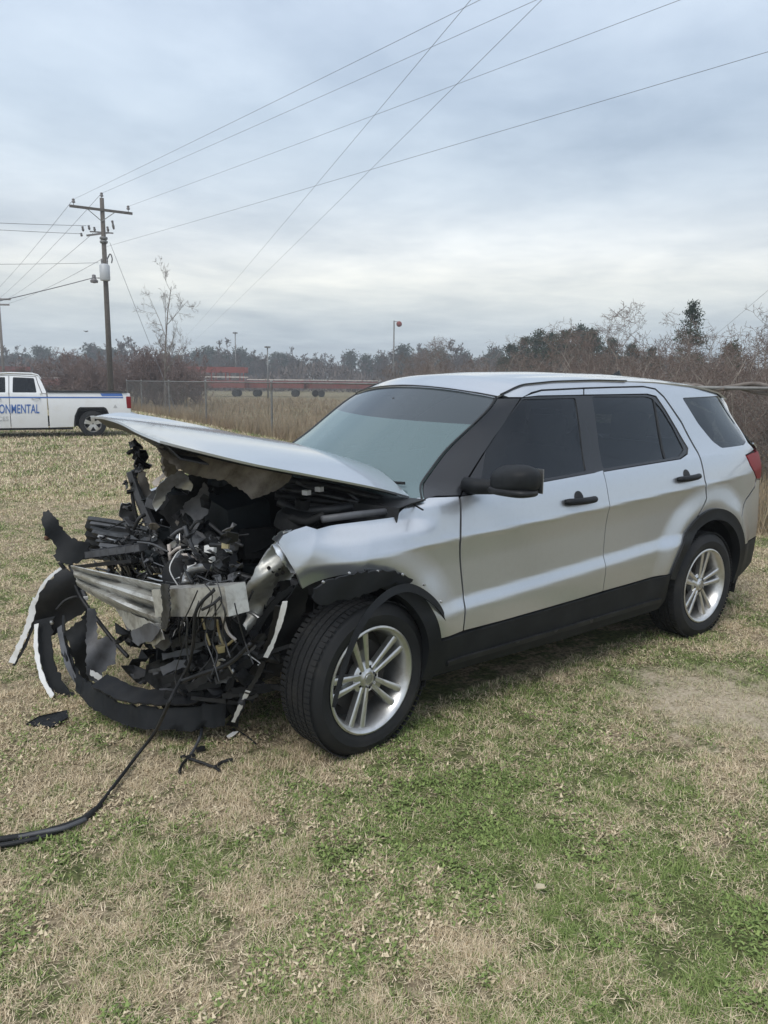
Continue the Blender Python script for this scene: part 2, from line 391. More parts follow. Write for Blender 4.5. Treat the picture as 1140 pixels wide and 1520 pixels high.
def under_car(P): return (P[:, 0] > -3.8) & (P[:, 0] < -.1) & (np.abs(P[:, 1]) < .70)
def fence_side(P): return (P-fence_pt(10))@FNRM
P, D = scatter_D(1350000, 1.2, 12, -200, 1340, .9)
k = (fence_side(P) < -.1) & ~under_car(P)
ds = np.linalg.norm(P-SAND, axis=1); k &= ~((ds < .42+.15*np.sin(P[:, 0]*9)+.12*np.sin(P[:, 1]*17+P[:, 0]*5)) & (rng.uniform(0, 1, len(P)) < .60))
cl = clump(P); k &= rng.uniform(0, 1, len(P)) < np.clip((cl-.22)*2.4, .12, 1)
P = P[k]; D = D[k]; cl = cl[k]; n = len(P); u = rng.uniform(0, 1, n); flat = rng.uniform(0, 1, n) < .55
straw = rng.uniform(0, 1, n) < .05
Ln = np.where(straw, rng.uniform(.025, .055, n), np.where(flat, rng.uniform(.014, .036, n), rng.uniform(.010, .030, n)))*(1+.035*D)*(.55+.95*cl); wd = rng.uniform(.0008, .0017, n)*(.8+.20*D); ln = np.where(flat | straw, rng.uniform(1.1, 1.52, n), rng.uniform(.3, 1.15, n))
P[:, 2] = rng.uniform(-.004, .006, n)
o = blades('lawn_grass', P, Ln, wd, ln, 'lawn_blades', np.stack([np.where(straw, u*.2, np.where(flat, u*.75, .2+u*.8)), np.where(straw, rng.uniform(.6, 1.0, n), rng.uniform(0, 1, n)**1.2), u], 1)); tag(o, 'short mown grass mixed dry tan and green across the lawn', 'grass', kind='stuff')
P, D = scatter_D(210000, 10.5, 42, -300, 1400, 1.0); k = (fence_side(P) < -.1); P = P[k]; D = D[k]; n = len(P); u = rng.uniform(0, 1, n)
o = blades('lawn_grass', P, rng.uniform(.03, .06, n)*(.7+.05*D), rng.uniform(.003, .006, n)*(.4+.10*D), rng.uniform(.5, 1.4, n), 'lawn_blades', np.stack([u, rng.uniform(0, 1, n), u], 1)); tag(o, 'short grass of the far lawn between the two vehicles and the fence', 'grass', kind='stuff')
# broad little weed leaves in the green patches close by
P, D = scatter_D(120000, 1.35, 8, -200, 1350, .8); k = (fence_side(P) < -.1) & ~under_car(P) & (np.linalg.norm(P-SAND, axis=1) > .55)
nz = .6*value_noise(P[:, 0], P[:, 1], 2.6, 8)+.4*value_noise(P[:, 0], P[:, 1], 8, 9); k &= nz > .55
P = P[k]; n = len(P); P[:, 2] = rng.uniform(.004, .022, n)
o = blades('weed_leaves', P, rng.uniform(.010, .024, n), rng.uniform(.003, .007, n), rng.uniform(.9, 1.5, n), 'lawn_blades', np.stack([rng.uniform(.35, 1.0, n), rng.uniform(0, .8, n), rng.uniform(0, 1, n)], 1)); tag(o, 'small broad weed leaves growing between the grass blades', 'weeds', kind='stuff')
# tall dead grass on the far side of the fence
mat('hay', (.34, .275, .185), .95, spec=.1, noise=(.8, (.24, .175, .12), .42, .68))
P, D = scatter_D(90000, 8, 75, -300, 1400, .8); k = fence_side(P) > .1; P = P[k]; D = D[k]; n = len(P)
hgt = rng.uniform(.2, .62, n)*(.75+.35*np.sin(P[:, 0]*.5)*np.sin(P[:, 1]*.43+1))
o = blades('dead_grass', P, hgt, rng.uniform(.003, .006, n)*(.7+.10*D), rng.uniform(0, .55, n), 'hay', np.ones((n, 3))*.5); tag(o, 'tall dead straw-coloured grass beyond the chain-link fence', 'grass', kind='stuff')
P = np.array([fence_pt(d)+FNRM*rng.uniform(-.25, .35) for d in rng.uniform(5, 46, 14000)]); n = len(P)
o = blades('fence_grass', P, rng.uniform(.1, .6, n), rng.uniform(.003, .009, n), rng.uniform(0, .7, n), 'hay', np.ones((n, 3))*.5); tag(o, 'dry grass left unmown along the foot of the fence', 'grass', kind='stuff')
# two dead leaves on the lawn
for i, (a, b, sz, lb) in enumerate(((803, 1322, .034, 'pale curled dead leaf lying alone on the lawn'), (919, 1325, .018, 'small brown dead leaf pressed into the lawn'))):
    c = onZ(a, b, .03); g = [[c+np.array([sz*(u-.5)*1.3, sz*.45*v*math.sin(math.pi*(.08+.84*u)), .012*abs(v)+.012*u]) for v in (-1, 0, 1)] for u in np.linspace(0, 1, 7)]
    tag(MB().sheet(g, .0012).build('dead_leaf', mat('leaf_%d' % i, ((.55, .48, .33), (.40, .33, .22))[i], .9), None, 180), lb, 'leaf')
# ================================================================ the crashed SUV
# car frame: x forward from the front axle, y to the car's left, z up
suv = thing('crashed_suv', 'silver SUV with its whole front end smashed open, standing on the lawn', 'car', (-1.4, 0, 0))
def sstep(a, b, x): t = np.clip((x-a)/(b-a), 0, 1); return t*t*(3-2*t)
_ex = np.array([-4.3, -3.62, -3.5, -3.1, -2.6, -2.0, -1.6, -1.32, -1.14, -1.0]); _ez = np.array([1.50, 1.595, 1.635, 1.680, 1.703, 1.706, 1.695, 1.674, 1.612, 1.595])
_xs = np.linspace(-4.3, -1.0, 331); _zs = np.interp(_xs, _ex, _ez)
_zs = np.convolve(np.pad(_zs, 4, mode='edge'), np.ones(9)/9, 'valid')
def roof_edge(x): return np.interp(x, _xs, _zs)
def screen_x(z): return -.465-(np.asarray(z)-1.155)*1.493
ARCH_F, ARCH_R, ARCH_Z = .05, -2.885, .37
def S(x, z, dent=None):
    """half width of the body side"""
    x = np.atleast_1d(np.asarray(x, float)); z = np.atleast_1d(np.asarray(z, float)); n = len(x)
    zc = .936+(-.58-x)*.0453; zl = .60+(-.645-x)*.056; zb = 1.165+(-.6-x)*.036; ze = roof_edge(x)
    one = np.ones(n)
    fl = sstep(-3.1, -2.4, x)*sstep(-.2, -.7, x)       # door creases die out at the wheel arches
    fc = sstep(-3.5, -2.7, x)*sstep(.2, -.4, x)
    KZ = np.stack([.10*one, .20*one, .30*one, zl-.10, zl-.025, zl+.055, zc-.13, zc-.014, zc+.004, zc+.026, zb-.03, zb, ze-.095, ze-.045, ze, ze+.06], 1)
    KY = np.stack([.86*one, .90*one, .945*one, .976*one, .980-.006*(1-fl), .955+.016*(1-fl), .953+.012*(1-fc), .9645+.0*one, .9695-.005*(1-fc), .9625-.002*(1-fc), .905*one, .885*one, .708*one, .680*one, .640*one, .55*one], 1)
    h = np.diff(KZ, axis=1); dl = np.diff(KY, axis=1)/h
    m = np.zeros_like(KY); a = dl[:, :-1]; b = dl[:, 1:]
    ok = a*b > 0; w1 = 2*h[:, 1:]+h[:, :-1]; w2 = h[:, 1:]+2*h[:, :-1]
    with np.errstate(divide='ignore', invalid='ignore'):
        m[:, 1:-1] = np.where(ok, (w1+w2)/(w1/np.where(a == 0, 1, a)+w2/np.where(b == 0, 1, b)), 0)
    m[:, 0] = dl[:, 0]; m[:, -1] = dl[:, -1]
    k = np.clip((z[:, None] >= KZ).sum(1)-1, 0, KZ.shape[1]-2); i = np.arange(n)
    hh = h[i, k]; t = (z-KZ[i, k])/hh; t = np.clip(t, -.5, 1.5)
    y = KY[i, k]*(1+2*t)*(1-t)**2+m[i, k]*hh*t*(1-t)**2+KY[i, k+1]*t*t*(3-2*t)+m[i, k+1]*hh*t*t*(t-1)
    y -= .012*((x+1.6)/1.25)**2
    d = np.maximum(0, -3.1-x); y -= .20*d*d; d = np.clip(-3.72-x, 0, .4); y -= 1.8*d*d
    d = np.maximum(0, x-.1); y -= .30*d*d
    for ax in (ARCH_F, ARCH_R):
        r = np.hypot(x-ax, z-ARCH_Z); up = sstep(.25, .6, z)
        y += (.030*sstep(.70, .53, r)*(1-.35*sstep(.56, .45, r)))*up
    dd = screen_x(z)-x
    y -= .105*np.exp(-np.maximum(dd, -.06)/.11)*sstep(1.10, 1.2, z)*(1-sstep(1.30, 1.58, z))
    if dent is not None: y = y+dent(x, z)
    return y
def S1(x, z): return float(S(x, z)[0])
def sxz(px, py):
    Y = np.linspace(1.05, .45, 301); d = _ray(px, py); t = (Y-CAM_O[1])/d[1]
    X = CAM_O[0]+d[0]*t; Z = CAM_O[2]+d[2]*t; e = Y-S(X, Z)
    k = np.argmax(e <= 0) if (e <= 0).any() else int(np.argmin(np.abs(e)))
    if k > 0 and e[k] <= 0:
        f = e[k-1]/(e[k-1]-e[k]); return (float(X[k-1]+(X[k]-X[k-1])*f), float(Z[k-1]+(Z[k]-Z[k-1])*f))
    return (float(X[k]), float(Z[k]))
def PX(*pts): return [sxz(*p) for p in pts]
def inside(P, poly):
    x, y = P[:, 0], P[:, 1]; c = np.zeros(len(P), bool); n = len(poly)
    for i in range(n):
        x1, y1 = poly[i]; x2, y2 = poly[(i+1) % n]
        if y1 == y2: continue
        hit = ((y1 > y) != (y2 > y)) & (x < (x2-x1)*(y-y1)/(y2-y1)+x1); c ^= hit
    return c
def resample(poly, h):
    out = []
    for i in range(len(poly)):
        a = np.array(poly[i]); b = np.array(poly[(i+1) % len(poly)]); k = max(1, int(np.linalg.norm(b-a)/h))
        out += [tuple(a+(b-a)*j/k) for j in range(k)]
    return out
def area2(p): return sum(p[i][0]*p[(i+1) % len(p)][1]-p[(i+1) % len(p)][0]*p[i][1] for i in range(len(p)))
def shrink(poly, g):
    P = [np.array(p) for p in poly]; n = len(P); sg = 1 if area2(poly) > 0 else -1; out = []
    for i in range(n):
        d1 = P[i]-P[i-1]; d2 = P[(i+1) % n]-P[i]
        n1 = np.array([-d1[1], d1[0]])/(np.linalg.norm(d1)+1e-9); n2 = np.array([-d2[1], d2[0]])/(np.linalg.norm(d2)+1e-9)
        nn = n1+n2; L = np.linalg.norm(nn)
        nn = nn/L if L > 1e-6 else n1
        k = 1/max(.4, float(np.dot(nn, n1))); out.append(tuple(P[i]+sg*nn*g*k))
    return out
def rounded(poly, r, n=4):
    P = [np.array(p) for p in poly]; out = []; k = len(P)
    for i in range(k):
        a, b, c = P[i-1], P[i], P[(i+1) % k]; la = np.linalg.norm(a-b); lc = np.linalg.norm(c-b); q = min(r, .45*la, .45*lc)
        s = b+(a-b)/la*q; e = b+(c-b)/lc*q
        for j in range(n+1):
            t = j/n; out.append(tuple((1-t)**2*s+2*t*(1-t)*b+t*t*e))
    return out
def panel(name, poly, material, side=1, gap=.0025, off=0.0, rim=.018, h=.020, holes=(), dent=None, parent=None, func=None):
    """sheet-metal panel: outline in side view (x, z), laid on the body surface"""
    fn = func or (lambda x, z: S(x, z, dent))
    if area2(poly) < 0: poly = poly[::-1]
    outer = resample(shrink(poly, gap), .022); hs = [resample(shrink(q if area2(q) > 0 else q[::-1], -gap), .022) for q in holes]
    A = np.array(outer); lo = A.min(0); hi = A.max(0)
    gx, gz = np.meshgrid(np.arange(lo[0], hi[0], h), np.arange(lo[1], hi[1], h*.86))
    gx = gx+(np.arange(gx.shape[0]) % 2)[:, None]*h/2
    G = np.stack([gx.ravel(), gz.ravel()], 1)
    k = inside(G, outer)
    for q in hs: k &= ~inside(G, q)
    allb = np.array(outer+[p for q in hs for p in q]); G = G[k]
    if len(G):
        dmin = np.sqrt(((G[:, None, :]-allb[None])**2).sum(2).min(1)); G = G[dmin > h*.45]
    verts = [Vector(p) for p in outer]; edges = [(i, (i+1) % len(outer)) for i in range(len(outer))]
    for q in hs:
        b = len(verts); verts += [Vector(p) for p in q]; edges += [(b+i, b+(i+1) % len(q)) for i in range(len(q))]
    verts += [Vector(p) for p in G]
    rv, re, rf, ov, oe, of = geometry.delaunay_2d_cdt(verts, edges, [], 0, 1e-5)
    P = np.array([tuple(v) for v in rv]); T = np.array([tuple(f) for f in rf])
    C = P[T].mean(1); k = inside(C, outer)
    for q in hs: k &= ~inside(C, q)
    T = T[k]
    e = .004; x, z = P[:, 0], P[:, 1]
    y = fn(x, z); ny = np.ones(len(P)); nx = -(fn(x+e, z)-fn(x-e, z))/(2*e); nz = -(fn(x, z+e)-fn(x, z-e))/(2*e)
    Nn = np.stack([nx, ny, nz], 1); Nn /= np.linalg.norm(Nn, axis=1, keepdims=True)
    V = np.stack([x, y, z], 1)+Nn*off
    V0 = V.copy(); V0[:, 1] *= side; NN = Nn.copy(); NN[:, 1] *= side
    # orientation
    Fs = []
    for f in T:
        a, b, c = V0[f[0]], V0[f[1]], V0[f[2]]
        nn = np.cross(b-a, c-a)
        Fs.append(tuple(f) if np.dot(nn, NN[f[0]]) > 0 else (f[0], f[2], f[1]))
    Vs = list(V0); Ns = list(NN)
    if rim:
        loops = []; b = 0
        for q in [outer]+hs:
            loops.append(list(range(b, b+len(q)))); b += len(q)
        lut = {}
        for i, o in enumerate(ov):
            for j in o: lut[j] = i
        for lp in loops:
            ids = [lut[j] for j in lp if j in lut]; base = len(Vs); n = len(ids)
            for i in ids: Vs.append(V0[i]); Ns.append(np.zeros(3))
            for i in ids: Vs.append(V0[i]-NN[i]*rim); Ns.append(np.zeros(3))
            for i in range(n):
                f = (base+i, base+(i+1) % n, base+n+(i+1) % n, base+n+i)
                Fs.append(f if side < 0 else f[::-1])
    return mesh_obj(name, Vs, Fs, material, parent or suv, 180, Ns)
def arc(cx, r, a0, a1, n=26, cz=ARCH_Z): return [(cx+r*math.cos(R(a)), cz+r*math.sin(R(a))) for a in np.linspace(a0, a1, n)]

# ---- outlines, taken on the car's left side (x, z)
clad_top = lambda x: .470+(-.615-x)*.0233
FLARE = .490
# fender
aF = [p for p in arc(ARCH_F, FLARE, 168, 64, 30)]
fender_poly = PX((622, 738.5), (650, 737.5), (681, 736.5), (683, 800), (687, 880))+[(-.613, .475), (-.43, .472)]+aF+PX((446, 852), (436, 838), (426, 822), (417, 806), (424, 795), (440, 787), (458, 781), (475, 786), (510, 781), (545, 776), (575, 772), (597, 769), (606, 759), (614, 745))
nose = np.array([.28, .94])
def fender_dent(x, z):
    f = sstep(-.25, .30, x)
    w = -np.abs(np.sin(x*11+z*7))*.012+np.sin(z*21-x*9+1)*.003
    pull = -.055*sstep(.0, .30, x)*(1-.75*sstep(.82, 1.0, z))
    low = .006*np.exp(-((x+.48)/.07)**2-((z-.98)/.10)**2)*-1
    roll = -.05*sstep(.985, 1.06, z)*sstep(-.5, -.3, x)*sstep(.25, .05, x)
    return f*w+pull+low+roll
panel('fender', fender_poly, 'silver_paint', dent=fender_dent)
# front door and rear door
XG = [(-1.728, .4985), (-1.735, .75), (-1.752, 1.0), (-1.765, 1.19)]
trim_low = PX((690, 735), (740, 728), (797, 717), (871, 703.5))
fd = [(-.617, .475)]+[(x, clad_top(x)) for x in (-.9, -1.2, -1.5)]+XG+PX((871, 703.5), (797, 717), (740, 728), (690, 735.5), (683, 737), (684.5, 800), (688, 880))
panel('door', fd, 'silver_paint')
GF = rounded(PX((776, 592.5), (722, 668), (713, 726), (797, 712), (870.5, 699), (862, 640), (854.5, 590.5)), .015)
GR = rounded(PX((879, 588.5), (887, 640), (896, 695.5), (945, 687.5), (1008, 677.5), (1016, 667), (1000, 635.5), (984, 609), (968.5, 591), (959, 588.5)), .02)
trim = PX((685.5, 735), (699, 706), (727, 661), (775, 590), (800, 588), (855, 587), (960, 585.5), (973, 589), (988, 611), (1004, 638), (1020, 665), (1019.5, 673), (1010, 680.5), (945, 691), (896, 699.5), (871, 703.2), (797, 716.5), (740, 727.5))
panel('window_trim', trim, 'gloss_black', holes=[GF, GR], off=-.003, rim=.02, gap=.0005)
aR = arc(ARCH_R, FLARE, 16, 62, 18)
rd = XG+PX((884, 701.5), (896, 700), (945, 691.8), (1010, 681.3), (1020.5, 674), (1021.5, 665), (1005, 637), (989, 610), (974, 588), (961, 584.7), (867, 586.2), (867, 577), (910, 575.5), (955, 574.5), (972, 578), (985, 590), (1011, 628), (1035, 672), (1046, 714), (1048.5, 740))+aR[::-1]+[(x, clad_top(x)) for x in (-2.3, -2.0)]
panel('door', rd, 'silver_paint')
ff = PX((777, 589.3), (790, 584), (804, 580), (835, 578.5), (866, 577), (866, 586.2), (855, 586.6), (800, 587.6))
panel('door_frame', ff, 'silver_paint')
# quarter panel with the side rail of the roof
QW = rounded(PX((1013, 591), (1066, 587.8), (1076, 604), (1091, 628), (1107, 655), (1104, 660), (1071, 664.5), (1058, 655), (1036, 628)), .02)
ditch = [(x, float(roof_edge(x))-.004) for x in (-1.175, -1.25, -1.35, -1.6, -1.9, -2.3, -2.7, -3.0, -3.25, -3.44)]
aQ = arc(ARCH_R, FLARE, 66, 158, 34)
quarter = PX((776, 590), (755, 590))+ditch+PX((1068.5, 588), (1083, 612), (1098, 636), (1110, 657), (1115, 662), (1119, 667), (1114, 671.5), (1106.5, 675.5), (1113, 690), (1117, 697), (1122, 708), (1120, 722), (1107, 741), (1101, 766))+aQ[::-1]+PX((1049.5, 740), (1047, 713), (1036, 670.5), (1012, 626), (986, 588.7), (973, 576.8), (955, 573.2), (910, 574.2), (866, 575.6), (804, 578.6), (789, 582.7))
panel('quarter_panel', quarter, 'silver_paint', holes=[QW])
pillar = [(float(screen_x(z)), z) for z in np.linspace(1.135, 1.602, 12)]+PX((748, 591), (773, 591), (745, 634), (724, 664), (697, 706), (683.5, 735.8), (650, 736.6))
panel('pillar_trim', pillar, 'gloss_black')
# glass
for q, nm in ((GF, 'window'), (GR, 'window'), (QW, 'window')):
    panel(nm, q, 'tinted_glass', off=-.008, rim=0, gap=-.004)
b0, b1 = sxz(970, 593), sxz(986.5, 680)
panel('window_divider', [b0, (b0[0]-.018, b0[1]), (b1[0]-.018, b1[1]), b1], 'black_plastic', off=-.003, rim=.01, gap=0)
# bumper corner, cladding
bump_poly = PX((1101.5, 768), (1107.5, 742), (1120.5, 723), (1123, 712))+[(-3.93, .98), (-3.96, .75), (-3.93, .575)]+PX((1102, 809))+arc(ARCH_R, FLARE, 160, 151, 4)
panel('bumper_corner', bump_poly, 'silver_paint')
low_poly = PX((1102, 810))+[(-3.93, .57), (-3.88, .40), (-3.55, .33), (-3.33, .30)]+arc(ARCH_R, FLARE-.03, 188, 162, 6)
panel('bumper_valance', low_poly, 'grained_plastic')
rock = [(-.40, .30), (-.43, .468)]+[(-.61, .466)]+[(x, clad_top(x)-.004) for x in (-.9, -1.3, -1.7, -2.1, -2.39)]+[(-2.41, .33), (-2.36, .275), (-1.4, .262), (-.46, .272)]
panel('rocker_cladding', rock, 'grained_plastic', off=.010, rim=.05)
def rocker_line(x, z): return S(x, z)
panel('sill_step', [(-.52, .315), (-.52, .345), (-2.34, .360), (-2.34, .33)], 'black_plastic', off=.022, rim=.02)
# wheel arch flares
def flare(cx, a0, a1, r0=.432, r1=.508, name='arch_flare', side=1, n=40):
    poly = arc(cx, r1, a0, a1, n)+arc(cx, r0, a1, a0, n)
    return panel(name, poly, 'grained_plastic', side=side, off=.014, rim=.055, gap=0)
flare(ARCH_R, 190, 12); 
flare(ARCH_F, 193, 96)
# ---- roof, windscreen, tail (both sides at once)
def roof_pt(xr, v):
    q = 1-v*v; w = .642-.05*float(sstep(-3.2, -3.7, xr))
    return np.array([xr+.10*q*math.exp(-max(0, -1.15-xr)/.45)-.10*q*float(sstep(-3.0, -3.66, xr)), v*w, float(roof_edge(xr))+.056*(1-abs(v)**2.3)])
xr_ = np.concatenate([np.linspace(-1.128, -1.5, 18), np.linspace(-1.55, -3.45, 30), np.linspace(-3.48, -3.64, 8)])
vv_ = np.linspace(1, -1, 33)
def roof_bead(x, y):  # two pressed ribs
    return sum(-.006*math.exp(-((abs(y)-.40)/.03)**2) for _ in (0,))*float(sstep(-1.45, -1.6, x)*sstep(-3.3, -3.1, x))
G = np.array([[roof_pt(x, v)+np.array([0, 0, roof_bead(x, v*.6)]) for v in vv_] for x in xr_])
MB().sheet(G, .012).build('roof', 'silver_paint', suv, 50)
for s in (1, -1):
    P = [np.array([x, s*.647, float(roof_edge(x))+.003]) for x in np.linspace(-1.16, -2.3, 30)]
    MB().tube(P, .0045, 6).build('roof_ditch', 'black_plastic', suv, 180)
fin = MB(); fp = onY(928, 551, -.05); fx = -3.05
G = [[np.array([fx-.03+.20*(1-t)*(u-.5)-.05*t, (.022*(1-t)+.004)*math.sin(v*math.pi*2)*math.sqrt(max(0, 1-(2*u-1)**2)), 1.735+.055*t]) for v in np.linspace(0, 1, 9) for u in [.5+.5*math.cos(v*math.pi*2)]] for t in np.linspace(0, 1, 5)]
fin.sheet(G).build('antenna_fin', 'black_plastic', suv, 60)
def screen_pt(t, v):
    z = 1.125+(1.606-1.125)*t; x = float(screen_x(z)); y = S1(x, z); q = 1-v*v
    return np.array([x+(.17*(1-t)+.10*t)*q, v*y, z+.055*q*t])
ts = np.linspace(0, 1, 25); vs = np.linspace(1, -1, 41)
def band_edge(v): return .75-.08*(1-v*v)-.04*v
tb = lambda t, v: t*band_edge(v)
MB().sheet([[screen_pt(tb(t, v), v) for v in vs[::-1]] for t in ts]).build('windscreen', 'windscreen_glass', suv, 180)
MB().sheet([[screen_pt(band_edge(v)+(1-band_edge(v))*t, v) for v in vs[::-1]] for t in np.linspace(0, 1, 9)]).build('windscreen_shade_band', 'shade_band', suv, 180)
for s in (1, -1):
    e = [screen_pt(t, s) for t in ts]
    g = [[q+np.array([.008, 0, .003]), q+np.array([.007, -s*.010, .004]), q+np.array([0.003, -s*.020, 0.002])] for q in e]
    MB().sheet(g if s > 0 else [r[::-1] for r in g], .004).build('windscreen_seal', 'black_plastic', suv, 180)
g = [[screen_pt(t, v)+np.array([.004, 0, .006]) for t in (.990, .995, 1.0)] for v in vs]
MB().sheet(g, .004).build('windscreen_seal', 'black_plastic', suv, 180)
# cowl
g = [[np.array([screen_pt(0, v)[0]+dx, v*.88, 1.125+dz]) for dx, dz in ((-.01, .012), (.07, .002), (.15, -.015), (.17, -.10))] for v in np.linspace(1, -1, 25)]
MB().sheet(g, .006).build('cowl', 'black_plastic', suv, 60)
for y0, ln in ((.15, .62), (-.55, .5)):
    a = screen_pt(.04, y0/.8)+np.array([.02, 0, .02]); bq = screen_pt(.10, (y0+ln)/.85)+np.array([.02, 0, .02])
    w = MB(); w.tube([a+np.array([.07, 0, -.02]), a, (a+bq)/2+np.array([.012, 0, .02]), bq], [.010, .009, .007, .004], 6); w.bar(a, bq, .008, .014)
    w.build('wiper', 'black_plastic', suv, 40)
# tail: hatch, rear window, bumper as bands lofted from side to side
_tz = [1.60, 1.45, 1.255, 1.18, 1.06, .98, .80, .60, .45, .33]
_sx = [-3.46, -3.57, -3.725, -3.90, -3.915, -3.925, -3.955, -3.94, -3.90, -3.86]
_cx = [-3.60, -3.70, -3.86, -3.955, -4.00, -4.02, -4.05, -4.06, -4.02, -3.96]
def tail_pt(z, v):
    sx = np.interp(-z, [-q for q in _tz], _sx); cx = np.interp(-z, [-q for q in _tz], _cx); y = S1(sx, z)
    return np.array([sx+(cx-sx)*(1-abs(v)**3.0), v*y*.997, z])
def tail_band(name, z0, z1, v0, v1, m_, n=8):
    MB().sheet([[tail_pt(z, v) for v in np.linspace(v0, v1, 25)] for z in np.linspace(z0, z1, n)], .01).build(name, m_, suv, 60)
tail_band('rear_window', 1.585, 1.262, 1, -1, 'tinted_glass')
tail_band('liftgate', 1.258, .80, .80, -.80, 'silver_paint', 16)
tail_band('bumper', .795, .575, .985, -.985, 'silver_paint', 10)
tail_band('bumper_valance', .572, .34, .985, -.985, 'grained_plastic', 8)
for s in (1, -1):
    MB().sheet([[tail_pt(z, v*s) for v in np.linspace(.81, 1.0, 8)] for z in np.linspace(1.2, .985, 9)], .012).build('tail_light', 'red_lens', suv, 60)
    MB().sheet([[tail_pt(z, v*s) for v in np.linspace(.81, 1.0, 8)] for z in np.linspace(.98, .80, 6)], .012).build('bumper_corner', 'silver_paint', suv, 60)
    MB().sheet([[tail_pt(z, v*s) for v in np.linspace(.81, 1.0, 8)] for z in np.linspace(1.258, 1.205, 4)], .012).build('tail_panel', 'silver_paint', suv, 60)
MB().box((-4.03, 0, .90), (.012, .32, .16), bev=.004).build('number_plate', 'white_plastic', suv)
# tail light wrap on the car's side
TL = PX((1107.5, 676), (1113.5, 690.5), (1117.6, 698), (1123, 711))+[(-3.895, 1.0), (-3.93, 1.10), (-3.92, 1.2)]+PX((1116, 672))
panel('tail_light', TL, 'red_lens', off=.004, rim=.03)
panel('tail_light', TL, 'red_lens', side=-1, off=.004, rim=.03)
# ---- the other flank, mirrored
panel('door', fd, 'silver_paint', side=-1); panel('door', rd, 'silver_paint', side=-1); panel('door_frame', ff, 'silver_paint', side=-1)
panel('window_trim', trim, 'gloss_black', side=-1, holes=[GF, GR], off=-.003, gap=.0005)
panel('quarter_panel', quarter, 'silver_paint', side=-1, holes=[QW]); panel('pillar_trim', pillar, 'gloss_black', side=-1)
for q in (GF, GR, QW): panel('window', q, 'tinted_glass', side=-1, off=-.008, rim=0, gap=-.004)
panel('bumper_corner', bump_poly, 'silver_paint', side=-1); panel('bumper_valance', low_poly, 'grained_plastic', side=-1)
panel('rocker_cladding', rock, 'grained_plastic', side=-1, off=.010, rim=.05)
flare(ARCH_R, 190, 12, side=-1); flare(ARCH_F, 193, 70, side=-1)
fr_poly = [p for p in fender_poly]
panel('fender', fr_poly, 'silver_paint', side=-1, dent=lambda x, z: -.16*sstep(-.15, .3, x)+fender_dent(x, z)*1.5)
# dark sheet metal behind the gaps
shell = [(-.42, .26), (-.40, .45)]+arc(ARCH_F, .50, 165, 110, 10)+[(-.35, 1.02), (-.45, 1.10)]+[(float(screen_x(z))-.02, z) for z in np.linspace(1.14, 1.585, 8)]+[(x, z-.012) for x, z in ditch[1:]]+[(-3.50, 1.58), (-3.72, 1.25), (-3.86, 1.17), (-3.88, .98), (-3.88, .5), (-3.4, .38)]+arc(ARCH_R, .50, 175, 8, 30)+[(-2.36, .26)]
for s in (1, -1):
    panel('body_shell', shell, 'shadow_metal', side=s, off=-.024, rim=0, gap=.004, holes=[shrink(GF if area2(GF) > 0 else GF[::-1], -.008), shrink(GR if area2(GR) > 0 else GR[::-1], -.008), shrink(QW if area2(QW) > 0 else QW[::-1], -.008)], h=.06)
# underbody, wheel wells
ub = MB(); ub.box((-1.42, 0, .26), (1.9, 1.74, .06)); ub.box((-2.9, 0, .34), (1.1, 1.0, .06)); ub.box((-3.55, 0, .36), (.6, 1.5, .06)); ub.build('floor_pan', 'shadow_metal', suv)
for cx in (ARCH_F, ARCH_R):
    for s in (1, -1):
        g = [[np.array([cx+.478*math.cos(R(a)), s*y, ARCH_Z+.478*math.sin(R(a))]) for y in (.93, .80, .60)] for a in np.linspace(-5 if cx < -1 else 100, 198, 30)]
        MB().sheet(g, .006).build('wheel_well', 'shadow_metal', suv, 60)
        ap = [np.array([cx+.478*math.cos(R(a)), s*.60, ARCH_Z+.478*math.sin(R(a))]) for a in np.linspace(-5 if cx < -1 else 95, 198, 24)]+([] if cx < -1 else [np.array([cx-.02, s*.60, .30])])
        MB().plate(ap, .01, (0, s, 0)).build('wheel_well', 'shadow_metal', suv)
# ---- cabin
cb = MB(); cb.box((-1.9, 0, .42), (2.9, 1.7, .05)); cb.build('cabin_floor', 'cabin', suv)
g = [[np.array([x, v*.84, z+.02*(1-v*v)]) for x, z in ((-.50, 1.10), (-.62, 1.135), (-.80, 1.12), (-.90, 1.02), (-.88, .80), (-.75, .62))] for v in np.linspace(1, -1, 15)]
MB().sheet(g).build('dashboard', 'cabin', suv, 60)
sw = MB(); c = np.array([-1.02, .40, 1.03]); ax = np.array([-.88, 0, .47]); e1 = np.array([0, 1, 0]); e2 = np.cross(ax, e1)
sw.tube([c+.185*(math.cos(t)*e1+math.sin(t)*e2) for t in np.linspace(0, 2*math.pi, 25)], .015, 8, False); sw.bar(c-e1*.18, c+e1*.18, .05, .02, ax); sw.bar(c, c-ax*.25, .07, .07)
sw.build('steering_wheel', 'cabin', suv, 60)
def seat(x, y, w=.50):
    s_ = MB(); s_.box((x, y, .66), (.52, w, .16), bev=.05); s_.box((x-.30, y, 1.0), (.16, w*.96, .62), Matrix.Rotation(R(-14), 3, 'Y'), bev=.06)
    o = s_.build('seat', 'seat_cloth', suv, 50)
    h_ = MB(); h_.box((x-.395, y, 1.40), (.10, .26, .19), Matrix.Rotation(R(-10), 3, 'Y'), bev=.045); h_.build('headrest', 'seat_cloth', o, 50)
for x, y, w in ((-1.45, .40, .5), (-1.45, -.40, .5), (-2.35, .38, .56), (-2.35, -.38, .56)): seat(x, y, w)
MB().sheet([[roof_pt(x, v)*np.array([1, .97, 1])-np.array([0, 0, .05]) for v in np.linspace(1, -1, 9)] for x in np.linspace(-1.25, -3.5, 14)]).build('headliner', 'cabin', suv)
